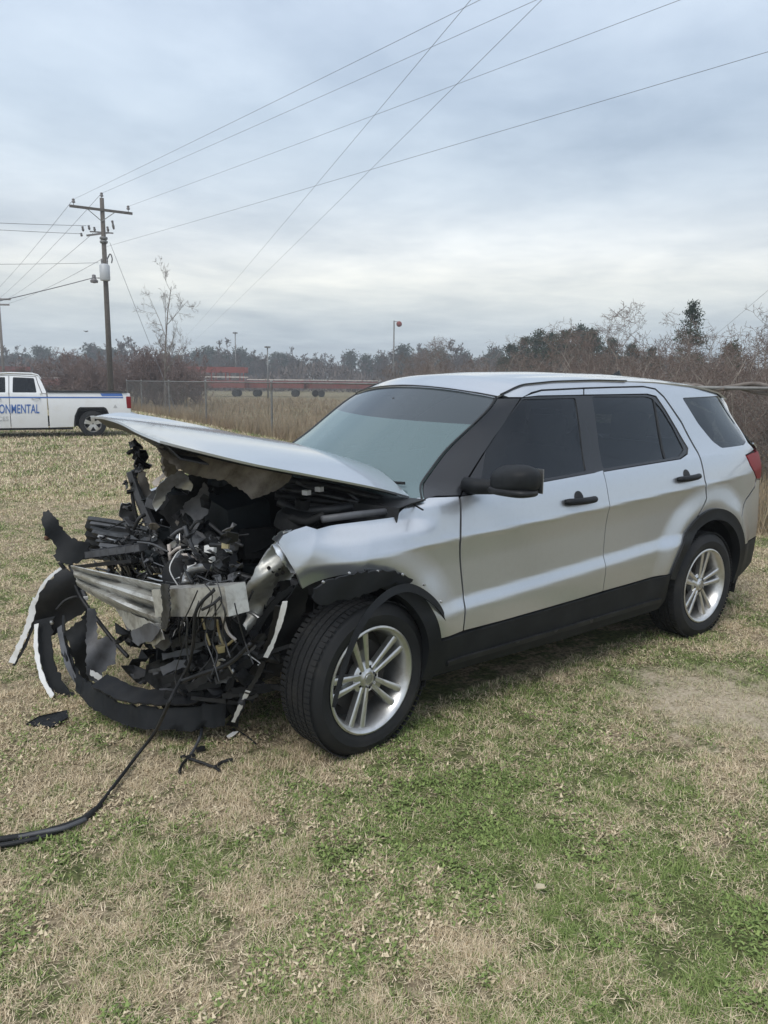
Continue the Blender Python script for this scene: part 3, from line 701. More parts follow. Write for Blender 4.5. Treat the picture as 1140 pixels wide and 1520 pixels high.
mr = MB(); q = screen_pt(.86, 0); mr.box(q+np.array([-.10, 0, -.06]), (.03, .25, .07), bev=.012); mr.tube([q+np.array([-.09, 0, -.05]), q], .01, 6); mr.build('rear_view_mirror', 'cabin', suv, 50)
# ---- door mirrors
def superbox(c, hx, hy, hz, e=3.2, n=20, m_=14, taper=None):
    V = []
    for i in range(m_+1):
        th = -math.pi/2+math.pi*i/m_
        row = []
        for j in range(n+1):
            ph = 2*math.pi*j/n
            f = lambda a, k: math.copysign(abs(a)**(2/k), a)
            x, y, z = f(math.cos(th), e)*f(math.cos(ph), e), f(math.cos(th), e)*f(math.sin(ph), e), f(math.sin(th), e)
            p = np.array([x*hx, y*hy, z*hz])
            if taper: p = taper(p)
            row.append(np.asarray(c)+p)
        V.append(row)
    return V
for s in (1, -1):
    c = np.array([-.775, 1.115, 1.228]) if s > 0 else np.array([-.86, 1.09, 1.15])
    def tp(p):
        k = 1-.25*max(0, p[0])/.08; q = p.copy(); q[2] *= (1-.18*(p[1]/.15)**2*(1 if p[2] > 0 else .3))*k; q[1] *= k; q[2] += .012*p[1]/.15; return q
    g = superbox(c, .085, .135, .075, 3.0, taper=tp); g = [[q*np.array([1, s, 1]) for q in r_] for r_ in g]
    hs = MB().sheet(g if s > 0 else [r_[::-1] for r_ in g]).build('mirror', 'grained_plastic', suv, 180)
    g = [[(c+np.array([-.078, u*.118, w*.058]))*np.array([1, s, 1]) for u in (-1, 1)] for w in (-1, 1)]
    MB().sheet(g, .004).build('mirror_glass', 'steel', hs)
    g = superbox(c+np.array([.004, .0, -.052]), .078, .130, .024, 3.0); g = [[q*np.array([1, s, 1]) for q in r_] for r_ in g]
    MB().sheet(g if s > 0 else [r_[::-1] for r_ in g]).build('mirror_base', 'black_plastic', hs, 180)
    arm = MB(); arm.tube([np.array([-.70, s*.86, 1.185]), np.array([-.72, s*.93, 1.182]), np.array([-.755, s*1.01, 1.185]), np.array([-.775, s*1.08, 1.19])], [.040, .040, .036, .03], 10)
    arm.build('mirror_arm', 'grained_plastic', hs, 180)
# ---- door handles
for s in (1, -1):
    for (xa, za), (xb, zb_) in ((sxz(837, 745), sxz(882, 740)), (sxz(1004, 711.5), sxz(1035.5, 706))):
        xm = (xa+xb)/2; zm = (za+zb_)/2
        cup = [(xm+.038*math.cos(t)-.0, zm+.012+.038*math.sin(t)) for t in np.linspace(0, 2*math.pi, 25)[:-1]]
        panel('handle_cup', cup, 'black_plastic', side=s, off=.0015, rim=.01, gap=0, h=.015)
        h_ = MB(); P = []
        for t in np.linspace(0, 1, 13):
            x = xa+(xb-xa)*t; z = za+(zb_-za)*t; P.append(np.array([x, s*(S1(x, z)+.006+.030*math.sin(math.pi*min(1, max(0, t)))**.5), z]))
        h_.tube(P, [.013]+[.019]*11+[.013], 10); h_.build('door_handle', 'grained_plastic', suv, 180)
# ---- wheels: axis along local +y, outer face towards +y
def make_wheel(name):
    w = bpy.data.objects.new(name, None); COL.objects.link(w); w.empty_display_size = .2
    RT, RR, HW = .362, .247, .110
    prof = [(RR-.004, -HW+.012), (RR+.012, -HW+.002), (RR+.05, -HW-.006), (RR+.085, -HW+.002), (RT-.010, -HW+.020), (RT-.002, -HW+.036)]
    for k, gy in enumerate((-.055, -.018, .021, .057)):
        prof += [(RT, gy-.005), (RT-.006, gy-.0035), (RT-.006, gy+.0035), (RT, gy+.005)]
    prof += [(RT-.002, HW-.036), (RT-.010, HW-.020), (RR+.085, HW-.002), (RR+.062, HW+.005), (RR+.058, HW+.008), (RR+.040, HW+.006), (RR+.020, HW+.001), (RR+.008, HW-.006), (RR-.004, HW-.012)]
    t = MB(); t.lathe(prof, (0, 0, 0), (0, 1, 0), 72)
    # tread sipes: shoulder blocks cut by shallow lugs standing proud
    for j in range(84):
        a = 2*math.pi*j/84
        for yy, sk in ((-.081, .03), (.083, -.03), (-.0365, .02), (.0015, -.02), (.039, .02)):
            c = np.array([(RT+.0005)*math.cos(a), yy, (RT+.0005)*math.sin(a)]); rt = np.array([math.cos(a), 0, math.sin(a)]); tg = np.array([-math.sin(a), 0, math.cos(a)])
            M = np.stack([tg, np.array([sk, 1, 0.])/math.hypot(1, sk), rt], 1); t.box(c, (.0195, .029 if abs(yy) < .06 else .038, .0035), M)
    tyre = t.build('tyre', 'rubber', None, 40); tyre.parent = w
    r_ = MB(); r_.lathe([(RR+.004, HW-.006), (RR+.006, HW-.001), (RR-.002, HW+.002), (RR-.012, HW-.004), (RR-.020, HW-.022), (RR-.030, HW-.045), (RR-.040, HW-.12), (RR-.03, -HW+.02), (RR+.004, -HW+.01)], (0, 0, 0), (0, 1, 0), 72)
    rim = r_.build('rim', 'alloy', None, 50); rim.parent = w
    hub = MB(); hub.lathe([(0, HW-.030), (.030, HW-.030), (.034, HW-.034), (.040, HW-.040), (.070, HW-.044), (.078, HW-.052), (.078, HW-.09)], (0, 0, 0), (0, 1, 0), 40)
    ho = hub.build('hub', 'alloy', None, 40); ho.parent = w
    cap = MB(); cap.lathe([(0, HW-.0265), (.020, HW-.027), (.023, HW-.031)], (0, 0, 0), (0, 1, 0), 24); co = cap.build('centre_cap', 'steel', None, 40); co.parent = ho
    for k in range(5):
        a = R(90+72*k); rt = np.array([math.cos(a), 0, math.sin(a)]); tg = np.array([-math.sin(a), 0, math.cos(a)])
        sp = MB()
        for sgn in (-1, 1):
            rows = []
            for u in np.linspace(0, 1, 9):
                r0 = .045+u*(RR-.018-.045); cen = (.0155+.022*u)*sgn; hw = .0105+.0065*u; yt = HW-.036+.014*u; d = .034
                row = []
                for tt, yy in ((-1, -d), (-1, -.005), (-.55, 0), (.55, 0), (1, -.005), (1, -d)):
                    row.append(rt*r0+tg*(cen+tt*hw)+np.array([0, yt+yy, 0]))
                rows.append(row)
            sp.sheet(rows)
        # web between the two ribs, set back
        rows = [[rt*r0+tg*q+np.array([0, HW-.070+.012*u, 0]) for q in (-.020*u-.012, .020*u+.012)] for u, r0 in zip(np.linspace(0, .45, 4), np.linspace(.05, .05+.45*(RR-.07), 4))]
        sp.sheet(rows)
        so = sp.build('spoke', 'alloy', None, 40); so.parent = w
        a2 = R(90+72*k+36); c = np.array([.052*math.cos(a2), HW-.046, .052*math.sin(a2)])
        nt = MB(); nt.lathe([(.013, 0), (.013, .002), (.0105, .002), (.0105, -.004)], c, (0, 1, 0), 12); nt.lathe([(0, .006), (.008, .005), (.009, -.006)], c, (0, 1, 0), 6)
        no = nt.build('wheel_nut', 'shadow_metal', None, 30); no.parent = ho
    br = MB(); br.lathe([(.06, HW-.10), (.165, HW-.10), (.165, HW-.125), (.06, HW-.125)], (0, 0, 0), (0, 1, 0), 40); br.lathe([(0, .0), (.235, 0)], (0, -.05, 0), (0, 1, 0), 32)
    bo = br.build('brake_disc', 'brake_iron', None, 40); bo.parent = w
    return w
wh = make_wheel('wheel')
def set_wheel(w, loc, rz, spin, camber=0):
    w.parent = suv; w.matrix_parent_inverse = _world(suv).inverted(); w.location = loc; w.rotation_mode = 'XYZ'
    w.rotation_euler = (Matrix.Rotation(rz, 4, 'Z')@Matrix.Rotation(camber, 4, 'X')@Matrix.Rotation(spin, 4, 'Y')).to_euler()
specs = [((-.05, .857, .352), R(6), R(17), R(-1)), ((-2.866, .857, .352), 0, R(-8), 0), ((-.06, -.80, .352), R(180+9), R(40), R(2)), ((-2.866, -.845, .352), R(180), R(11), 0)]
WH = [wh]+[copy_tree(wh) for _ in range(3)]
for w, sp in zip(WH, specs): set_wheel(w, *sp)
# ================================================================ the smashed front end
def crumple(name, poly, Yf, material, thick=.004, amp=.012, freq=14, step=7, parent=None, seed=0, smooth=38):
    """torn sheet: outline measured in the photograph, laid in depth by Yf(px, py), creased and given thickness"""
    jr = random.Random(seed*7+1); outer = [(a+jr.gauss(0, step*.18), b+jr.gauss(0, step*.18)) for a, b in resample(poly, step*.7)]; A = np.array(outer); lo = A.min(0); hi = A.max(0)
    gx, gy = np.meshgrid(np.arange(lo[0], hi[0], step), np.arange(lo[1], hi[1], step)); G = np.stack([gx.ravel(), gy.ravel()], 1)
    G = G+np.random.default_rng(seed).uniform(-.25, .25, G.shape)*step
    G = G[inside(G, outer)]
    if len(G): G = G[np.sqrt(((G[:, None]-A[None])**2).sum(2).min(1)) > step*.45]
    vs_ = [Vector(p) for p in outer]+[Vector(p) for p in G]
    rv, re, rf, *_ = geometry.delaunay_2d_cdt(vs_, [(i, (i+1) % len(outer)) for i in range(len(outer))], [], 0, 1e-4)
    P = np.array([tuple(v) for v in rv]); T = np.array([tuple(f) for f in rf]); T = T[inside(P[T].mean(1), outer)]
    V = []
    for (a, b) in P:
        y = Yf(a, b) if callable(Yf) else Yf
        q = onY(a, b, y); w = amp*(math.sin(q[0]*freq+seed)+math.sin(q[2]*freq*1.3+seed*2.1)+.6*math.sin((q[0]+q[2])*freq*2.1+seed*.7))
        V.append(onY(a, b, y+w))
    V = np.array(V); F = [tuple(f) for f in T]
    n0 = np.cross(V[T[:, 1]]-V[T[:, 0]], V[T[:, 2]]-V[T[:, 0]]).sum(0); n0 /= np.linalg.norm(n0)
    k = len(V); ed = {}
    for f in F:
        for i in range(3):
            e = (f[i], f[(i+1) % 3]); ed[e] = 1
    bd = [e for e in ed if (e[1], e[0]) not in ed]
    FF = F+[(c+k, b+k, a+k) for a, b, c in F]+[(b, a, a+k, b+k) for a, b in bd]
    return mesh_obj(name, list(V)+list(V-n0*thick), FF, material, parent or suv, smooth)
def lin(p0, y0, p1, y1):
    (ax, ay), (bx, by) = p0, p1; L2 = (bx-ax)**2+(by-ay)**2
    return lambda x, y: y0+(y1-y0)*min(1.3, max(-.3, ((x-ax)*(bx-ax)+(y-ay)*(by-ay))/L2))

# ---- hood: four edges measured, Coons patch between
def curve3(pts, n):
    P = spline([onY(*p) for p in pts], 12); P = np.array(P)
    d = np.concatenate([[0], np.cumsum(np.linalg.norm(np.diff(P, axis=0), axis=1))]); t = np.linspace(0, d[-1], n)
    return np.stack([np.interp(t, d, P[:, k]) for k in range(3)], 1)
NU, NV = 33, 25
hl = curve3([(608, 737, .80), (560, 724, .80), (480, 708, .79), (380, 689, .77), (290, 667.5, .735), (238, 654, .70)], NU)
hr = curve3([(412, 655, -.75), (350, 643, -.75), (300, 632, -.75), (240, 620.5, -.73), (195, 613.5, -.70), (172, 612.5, -.66)], NU)
hb = curve3([(608, 737, .80), (583, 714, .66), (560, 697, .48), (530, 684.5, .2), (470, 668, -.3), (412, 655, -.75)], NV)
hf = curve3([(238, 654, .70), (205, 645, .45), (178, 634, .12), (152, 625.5, -.25), (141, 621.5, -.50), (172, 612.5, -.66)], NV)
HG = np.zeros((NU, NV, 3))
for i in range(NU):
    for j in range(NV):
        u = i/(NU-1); v = j/(NV-1)
        HG[i, j] = (1-v)*hl[i]+v*hr[i]+(1-u)*hb[j]+u*hf[j]-((1-u)*(1-v)*hl[0]+u*(1-v)*hl[-1]+(1-u)*v*hr[0]+u*v*hr[-1])
        e = math.sin(math.pi*v)*math.sin(math.pi*min(1, u*1.0))
        HG[i, j, 2] += .032*math.sin(math.pi*v)**.9*min(1, 4*u+.1)*(1-.25*u)+.0012*math.sin(u*7+v*3)*e
hood = MB().sheet(HG[:, ::-1], .010).build('hood', 'silver_paint', suv, 50)
dn = np.array([0, 0, -1.0])
inn = HG[2:-1, 2:-1]+dn*.018
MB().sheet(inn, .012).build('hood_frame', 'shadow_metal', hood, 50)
lip = [[HG[-1, j]+dn*.006, HG[-1, j]+dn*.03+np.array([-.03, 0, 0]), HG[-3, j]+dn*.055, HG[-6, j]+dn*.05] for j in range(0, NV-1)]
MB().sheet(lip, .006).build('hood_lip', 'black_plastic', hood, 50)
lipl = [[HG[i, 0]+dn*.006+np.array([0, -.004, 0]), HG[i, 0]+dn*(.014+.006*i/NU)+np.array([0, -.012, 0]), HG[i, 1]+dn*.022] for i in range(2, NU)]
MB().sheet(lipl, .004).build('hood_flange', 'shadow_metal', hood, 50)
crumple('hood_liner', [(232, 664), (262, 669), (300, 673), (345, 682), (388, 692), (432, 700), (426, 712), (410, 723), (390, 732), (371, 738), (361, 726), (345, 718), (330, 710), (314, 708), (298, 705), (280, 702), (262, 692), (246, 681)], lin((240, 670), .56, (430, 700), .66), 'insulation', .02, .035, 15, 5, hood, 3)
crumple('hood_liner', [(236, 672), (262, 690), (258, 700), (246, 706), (240, 690)], .40, 'insulation', .015, .02, 13, 6, hood, 5)
# ---- firewall, rails, engine
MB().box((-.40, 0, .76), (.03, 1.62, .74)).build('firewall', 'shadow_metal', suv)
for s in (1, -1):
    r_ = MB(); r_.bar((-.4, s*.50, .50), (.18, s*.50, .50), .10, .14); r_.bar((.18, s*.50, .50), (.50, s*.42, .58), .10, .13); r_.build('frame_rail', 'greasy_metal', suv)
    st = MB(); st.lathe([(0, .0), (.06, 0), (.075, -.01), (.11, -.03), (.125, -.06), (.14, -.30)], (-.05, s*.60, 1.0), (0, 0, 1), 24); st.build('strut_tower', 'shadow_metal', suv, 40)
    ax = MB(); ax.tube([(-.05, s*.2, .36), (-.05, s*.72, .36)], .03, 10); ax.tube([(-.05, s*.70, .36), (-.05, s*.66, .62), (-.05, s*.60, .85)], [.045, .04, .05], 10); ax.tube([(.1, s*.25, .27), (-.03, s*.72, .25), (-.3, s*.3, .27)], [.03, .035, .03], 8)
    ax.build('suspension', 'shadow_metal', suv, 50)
eng = MB()
eng.box((-.02, -.10, .62), (.40, .74, .42), bev=.03); eng.box((-.02, -.10, .86), (.30, .62, .10), Matrix.Rotation(R(7), 3, 'Y'), bev=.03); eng.box((.02, .38, .60), (.34, .28, .34), bev=.04)
for k in range(6): eng.tube([(.10, -.38+.11*k, .86), (.20, -.38+.11*k, .80), (.21, -.38+.11*k, .62)], .028, 8)
eng.lathe([(0, .03), (.06, .03), (.085, .02), (.085, -.02), (0, -.02)], (.24, .18, .68), (1, 0, 0), 20); eng.lathe([(0, .03), (.05, .03), (.07, .02), (.07, -.02), (0, -.02)], (.24, -.25, .55), (1, 0, 0), 20)
eng.build('engine', 'shadow_metal', suv, 40)
ac = MB(); ac.box(onY(352, 765, .12), (.24, .28, .20), Matrix.Rotation(R(-9), 3, 'X')@Matrix.Rotation(R(8), 3, 'Y'), bev=.03); ac.build('air_box', 'blue_plastic', suv, 40)
ac = MB(); ac.box(onY(380, 806, .30), (.16, .18, .15), Matrix.Rotation(R(-14), 3, 'Z')@Matrix.Rotation(R(10), 3, 'X'), bev=.02); ac.build('battery', 'shadow_metal', suv, 40)
MB().box((.0, -.64, .70), (.72, .02, .52), Matrix.Rotation(R(4), 3, 'Z')).build('inner_wing', 'shadow_metal', suv)
crumple('dash_mat', [(290, 700), (330, 708), (372, 738), (408, 722), (425, 745), (405, 790), (385, 822), (345, 812), (300, 800), (262, 790), (240, 760), (250, 725)], lin((250, 750), -.25, (420, 750), .20), 'shadow_metal', .02, .03, 9, 9, seed=80)
# under the raised hood, along the standing fender: hinge, rails, hoses
rl = MB(); rl.tube([onY(*p) for p in ((478, 771, .80), (530, 764, .82), (596, 757, .80))], .017, 8); rl.build('fender_rail', 'grey_plastic', suv, 180)
hg = MB(); hg.bar(onY(607, 746, .78), onY(560, 748, .74), .05, .014); hg.bar(onY(607, 746, .78), onY(596, 766, .82), .02, .05); hg.bar(onY(602, 742, .77), onY(628, 757, .955), .006, .006); hg.build('hood_hinge', 'shadow_metal', suv)
for pts, r0, m_ in (([(425, 712, .45), (500, 724, .6), (600, 748, .7)], .016, 'black_plastic'), ([(420, 726, .40), (480, 735, .55), (560, 752, .68)], .012, 'greasy_metal'), ([(408, 735, .4), (470, 742, .5), (545, 752, .62)], .020, 'black_plastic'),
                    ([(440, 716, .5), (500, 740, .55), (535, 755, .66)], .009, 'grey_plastic'), ([(505, 722, .6), (538, 748, .64)], .007, 'grey_plastic'), ([(415, 745, .5), (445, 757, .6), (490, 757, .7), (520, 752, .7)], .024, 'black_plastic'),
                    ([(430, 768, .66), (455, 775, .72), (480, 765, .74)], .02, 'shadow_metal'), ([(470, 718, .55), (540, 735, .66), (590, 745, .7)], .008, 'greasy_metal')):
    MB().tube(spline([onY(*p) for p in pts], 8), r0, 8).build('hose', m_, suv, 180)
for p in ((455, 731), (474, 726)):
    MB().box(onY(*p, .62), (.03, .03, .022), Matrix.Rotation(R(20), 3, 'Z')).build('warning_tag', 'white_plastic', suv)
tw = MB(); tw.lathe([(0, .02), (.07, .02), (.09, .0), (.10, -.05)], onY(440, 765, .62), (0, .2, 1), 20); tw.lathe([(.02, .05), (.035, .05), (.035, .01)], onY(448, 757, .62), (0, .2, 1), 14); tw.build('strut_mount', 'shadow_metal', suv, 40)
# ---- torn sheets inside the bay
crumple('torn_sheet', [(226, 748), (233, 722), (246, 709), (262, 700), (270, 697), (280, 708), (287, 719), (283, 728), (272, 726), (258, 722), (248, 731), (241, 748), (232, 757)], lin((226, 750), .22, (287, 715), .30), 'steel', .004, .03, 13, 5, seed=2)
crumple('torn_strip', [(226, 716), (240, 703), (258, 688), (264, 684), (269, 691), (256, 700), (240, 711), (231, 722)], .27, 'pale_steel', .004, .012, 16, 5, seed=4)
crumple('felt_flap', [(271, 751), (281, 742), (294, 735), (303, 714), (309, 722), (313, 748), (308, 762), (298, 771), (294, 786), (287, 786), (289, 772), (279, 763)], lin((271, 750), .16, (312, 740), .26), 'grey_felt', .008, .03, 12, 4, seed=6)
crumple('felt_flap', [(318, 716), (350, 720), (372, 742), (378, 765), (350, 785), (335, 790), (318, 775)], .05, 'shadow_metal', .008, .03, 12, 7, seed=8)
crumple('felt_flap', [(335, 825), (350, 822), (352, 840), (345, 855), (338, 842)], .40, 'grey_plastic', .006, .015, 15, 5, seed=9)
crumple('torn_sheet', [(180, 745), (196, 748), (208, 770), (204, 782), (186, 776), (176, 765)], -.55, 'steel', .004, .02, 15, 5, seed=12)
crumple('torn_sheet', [(202, 690), (212, 696), (222, 722), (226, 738), (214, 740), (206, 722)], -.5, 'pale_steel', .004, .015, 15, 5, seed=13)
up = MB(); up.tube([onY(*p) for p in ((193, 700, -.5), (205, 735, -.48), (222, 775, -.42), (232, 798, -.38))], [.022, .026, .03, .022], 6); up.build('bent_rail', 'grey_plastic', suv, 30)
BRK = []
for (a, b, w, h_) in ((196, 668, .05, .07), (206, 676, .08, .06), (214, 690, .09, .10), (200, 704, .06, .05), (188, 716, .04, .03), (196, 728, .05, .05), (186, 755, .05, .04), (204, 660, .03, .08)):
    BRK.append((a, b, (w+h_)*.42))
# radiator pack, crushed flat
for k in range(10):
    a = onX(134+k*2.5+rnd.uniform(-3, 3), 770+6.6*k, .60); b = onX(228+rnd.uniform(-10, 18), 786+5.0*k+rnd.uniform(-3, 3), .46)
    mid = (a+b)/2+np.array([rnd.uniform(-.03, .03), 0, rnd.uniform(-.012, .012)])
    m_ = ('greasy_metal', 'grey_plastic', 'black_plastic', 'greasy_metal', 'steel')[k % 5]
    MB().tube(spline([a, mid, b], 5), .013 if k % 3 else .018, 5).build('radiator_tube', m_, suv, 30)
rd_ = MB(); G = [[onX(135+95*u, 775+22*u+52*w, .57-.12*u) for w in np.linspace(0, 1, 10)] for u in np.linspace(0, 1, 14)]
G = np.array(G); G[:, :, 0] += .015*np.sin(np.arange(14)*1.3)[:, None]+.012*((np.arange(10) % 2)[None]-.5)
rd_.sheet(G, .03).build('radiator', 'shadow_metal', suv, 30)
rb = MB(); a, b = onX(104, 827, .70), onX(213, 812, .56); rb.bar(a, b, .05, .035)
for t in np.linspace(.05, .95, 9): rb.box(a+(b-a)*t, (.052, .008, .048))
rb.build('ribbed_bar', 'grey_plastic', suv); 
rb = MB(); rb.bar(onX(110, 842, .68), onX(200, 832, .58), .04, .02); rb.build('ribbed_bar', 'black_plastic', suv)
crumple('lamp_bracket', [(63, 771), (66, 762), (73, 757), (82, 768), (93, 783), (104, 797), (118, 803), (134, 806), (132, 822), (118, 836), (104, 838), (88, 835), (81, 826), (86, 814), (76, 800), (68, 794)], lin((65, 770), -.86, (134, 820), -.68), 'grained_plastic', .02, .012, 12, 5, seed=21)
MB().lathe([(0, .01), (.012, .008), (.014, 0), (.006, -.03)], onY(69, 799, -.84), (1, .3, 0), 10).build('bolt', 'rust', suv, 60)
# ---- bumper beam: far part opened into a fan of ribs, near part still a box
NB, NW = 22, 25
G = []
for i in range(NB):
    u = i/(NB-1); row = []
    for j in range(NW):
        w = j/(NW-1); tx = 106+u*(247-106)+10*w*(1-u); ty0 = 839+30*u; ty1 = 868+68*u**.85
        q = onX(tx, ty0+(ty1-ty0)*w, .80-.10*u+.028*math.cos(w*math.pi*2*2.5)*(.55+.6*u)-.05*abs(w-.45)*u+.012*math.sin(u*9+w*5))
        row.append(q)
    G.append(row)
MB().sheet(G, .006).build('bumper_beam', 'aluminium', suv, 45)
bb = MB(); a = onX(243, 892, .69); b = onX(352, 889, .60); bb.bar(a, b, .10, .118); bb.build('bumper_beam', 'aluminium', suv)
crumple('beam_flange', [(240, 866), (252, 868), (254, 905), (250, 932), (240, 934), (243, 900)], lambda x, y: onX(x, y, .745)[1], 'greasy_metal', .006, .006, 20, 4, seed=30)
crumple('beam_skirt', [(170, 900), (240, 928), (244, 948), (228, 958), (206, 948), (186, 925)], lambda x, y: onX(x, y, .72)[1], 'aluminium', .004, .02, 14, 6, seed=31)
crumple('torn_flap', [(196, 938), (222, 924), (240, 934), (228, 950), (206, 958), (198, 950)], lambda x, y: onX(x, y, .74)[1], 'grey_plastic', .006, .012, 17, 5, seed=32)
crumple('torn_flap', [(230, 945), (252, 940), (256, 955), (245, 965), (232, 960)], lambda x, y: onX(x, y, .66)[1], 'grey_plastic', .006, .012, 17, 5, seed=33)
# ---- left apron: crushed silver inner wing
crumple('inner_wing', [(412, 800), (426, 788), (440, 796), (436, 818), (420, 838), (410, 866), (396, 894), (384, 925), (372, 945), (356, 948), (346, 930), (350, 900), (362, 876), (376, 850), (392, 826), (403, 808)], lin((420, 800), .74, (360, 940), .52), 'bare_primer', .006, .028, 15, 5, seed=41, smooth=70)
crumple('inner_wing', [(352, 893), (366, 882), (374, 905), (366, 930), (358, 948), (348, 945), (344, 920)], lin((352, 893), .56, (355, 945), .58), 'bare_primer', .005, .02, 18, 4, seed=42, smooth=70)
crumple('punched_bracket', [(410, 822), (428, 826), (440, 846), (430, 860), (414, 862), (402, 868), (404, 846)], .70, 'bare_primer', .004, .014, 20, 4, seed=43)
for (a, b) in ((405, 848), (411, 853), (399, 843), (414, 844), (420, 850)): MB().lathe([(0, .004), (.008, .004), (.009, -.002)], onY(a, b, .735), (0, 1, .2), 8).build('bracket_hole', 'shadow_metal', suv)
crumple('fender_fold', [(403, 808), (411, 805), (422, 818), (436, 834), (450, 850), (444, 854), (431, 850), (419, 834), (409, 820)], lin((405, 808), .80, (448, 852), .89), 'silver_paint', .004, .010, 22, 4, seed=44, smooth=80)
crumple('fender_fold', [(402, 800), (418, 788), (432, 786), (428, 798), (414, 806)], .78, 'silver_paint', .004, .014, 22, 4, seed=45, smooth=80)
crumple('splash_shield', [(440, 868), (458, 876), (452, 905), (438, 940), (424, 975), (414, 1004), (392, 1008), (398, 968), (412, 925), (424, 890)], lin((445, 870), .86, (400, 1000), .62), 'black_plastic', .006, .02, 11, 7, seed=46)
crumple('splash_shield', [(396, 905), (428, 872), (440, 868), (424, 905), (410, 950), (396, 1000), (378, 1030), (372, 1000), (384, 950)], lin((430, 870), .74, (385, 1010), .5), 'black_plastic', .006, .03, 11, 7, seed=47)
# ---- torn arch moulding and the peeled lip hanging over the wheel
crumple('arch_flare', [(464, 874), (484, 862), (510, 853), (540, 847), (566, 845), (592, 850), (612, 859), (604, 866), (588, 864), (560, 874), (530, 884), (500, 890), (474, 898), (464, 890)], lambda x, y: .985+.02*math.sin((x-464)/45), 'grained_plastic', .012, .006, 14, 6, seed=50)
for (a, b) in ((480, 864), (498, 868), (519, 851), (561, 848), (598, 853), (630, 868), (655, 893)): MB().lathe([(0, .006), (.006, .004), (.007, -.004)], onY(a, b, 1.012), (0, 1, 0), 8).build('rivet', 'steel', suv, 60)
P = [onY(*p) for p in ((664, 925, .985), (655, 905, 1.0), (638, 887, 1.02), (612, 873, 1.035), (588, 876, 1.05), (566, 890, 1.055), (546, 912, 1.06), (529, 942, 1.06), (515, 978, 1.055), (503, 1018, 1.05), (495, 1050, 1.04))]
P = spline(P, 5); n_ = len(P); W = []
for i in range(n_):
    d = P[min(i+1, n_-1)]-P[max(i-1, 0)]; q = np.cross(d, (0, 1, 0)); q /= np.linalg.norm(q); t = i/(n_-1); W.append(-q*(.034*math.sin(min(1, t*3)*1.57)*(1-t)**.7+.010)+np.array([0, .012, 0]))
MB().ribbon(P, W, .006).build('arch_lip', 'grained_plastic', suv, 60)
# ---- bumper cover in shreds
def strip(name, pts, wpx, m_, thick=.005, axis=(0, 0, 1), taper=1.0, n=6):
    P = spline([onY(*p) for p in pts], n); k = len(P); W = []
    for i in range(k):
        d = P[min(i+1, k-1)]-P[max(i-1, 0)]; q = np.cross(d, _fw); q /= np.linalg.norm(q); t = i/(k-1); W.append(q*wpx*rnd.uniform(.72, 1.25)*(1+(taper-1)*t)*np.linalg.norm(P[i]-CAM_O)/CAM_F+.25*wpx/CAM_F*4*np.asarray(axis, float))
    return MB().ribbon(P, W, thick).build(name, m_, suv, 60)
crumple('bumper_cover', [(96, 842), (78, 856), (62, 876), (54, 898), (51, 922), (58, 940), (70, 950), (84, 938), (100, 922), (122, 912), (132, 900), (120, 872), (108, 852)], lin((60, 900), -.80, (130, 890), -.66), 'black_plastic', .006, .02, 10, 6, seed=60)
strip('bumper_cover_edge', [(96, 841, -.76), (80, 851, -.78), (63, 870, -.81), (53, 893, -.83)], 5, 'white_plastic', .004)
strip('bumper_cover_edge', [(54, 888, -.84), (47, 912, -.86), (38, 938, -.88), (28, 960, -.90), (17, 984, -.92)], 11, 'white_plastic', .004, taper=.7)
strip('bumper_cover_edge', [(58, 900, -.84), (52, 918, -.855), (43, 944, -.875), (33, 966, -.895), (20, 988, -.915)], 6, 'black_plastic', .004, taper=.6)
strip('bumper_cover', [(66, 918, -.78), (66, 955, -.74), (72, 990, -.68), (84, 1018, -.60), (103, 1042, -.50)], 26, 'grained_plastic', .006, taper=.65)
strip('bumper_cover_edge', [(54, 926, -.77), (53, 958, -.73), (58, 990, -.67), (66, 1014, -.60), (78, 1034, -.53)], 6, 'white_plastic', .004)
val = [onY(92, 925, -.60), onY(96, 960, -.50), onY(106, 992, -.38)]+[onZ(a, b, z) for a, b, z in ((124, 1020, .14), (152, 1043, .125), (190, 1060, .12), (235, 1068, .125), (285, 1066, .135), (332, 1056, .15))]
val = [v+np.array([rnd.gauss(0, .006), rnd.gauss(0, .006), rnd.gauss(0, .004)]) for v in spline(val, 6)]; k_ = len(val); W = []
for i in range(k_):
    t = i/(k_-1); W.append(np.array([.02+rnd.gauss(0, .006), .02, -(.06+.06*t)*rnd.uniform(.85, 1.1)]) if t > .3 else np.array([.03, .09, -.05]))
MB().ribbon(val, W, .012).build('valance', 'grained_plastic', suv, 70)
val2 = [v+np.array([-.03, -.02, .075+.02*i/k_]) for i, v in enumerate(val)][int(k_*.45):]
MB().ribbon(val2, [np.array([-.10, -.06, .02])]*len(val2), .008).build('valance', 'black_plastic', suv, 70)
strip('valance_lip', [(88, 930, -.58), (95, 968, -.46), (108, 1002, -.33), (132, 1032, -.22), (165, 1058, -.05), (190, 1076, .06)], 7, 'grey_plastic', .004)
crumple('valance_bracket', [(129, 902), (143, 903), (145, 950), (158, 944), (172, 955), (172, 984), (160, 990), (152, 1000), (150, 1016), (134, 1010), (127, 1000)], lin((130, 900), -.48, (160, 1010), -.32), 'grey_plastic', .008, .012, 16, 5, seed=61)
crumple('lower_baffle', [(120, 920), (130, 900), (130, 1000), (140, 1020), (122, 1010), (108, 975), (96, 940)], -.52, 'black_plastic', .006, .01, 12, 6, seed=62)
MB().tube(spline([onY(*p) for p in ((88, 834, -.74), (108, 862, -.70), (122, 890, -.64), (146, 922, -.52), (172, 955, -.38), (190, 975, -.28))], 6), .011, 6).build('support_rod', 'black_plastic', suv, 180)
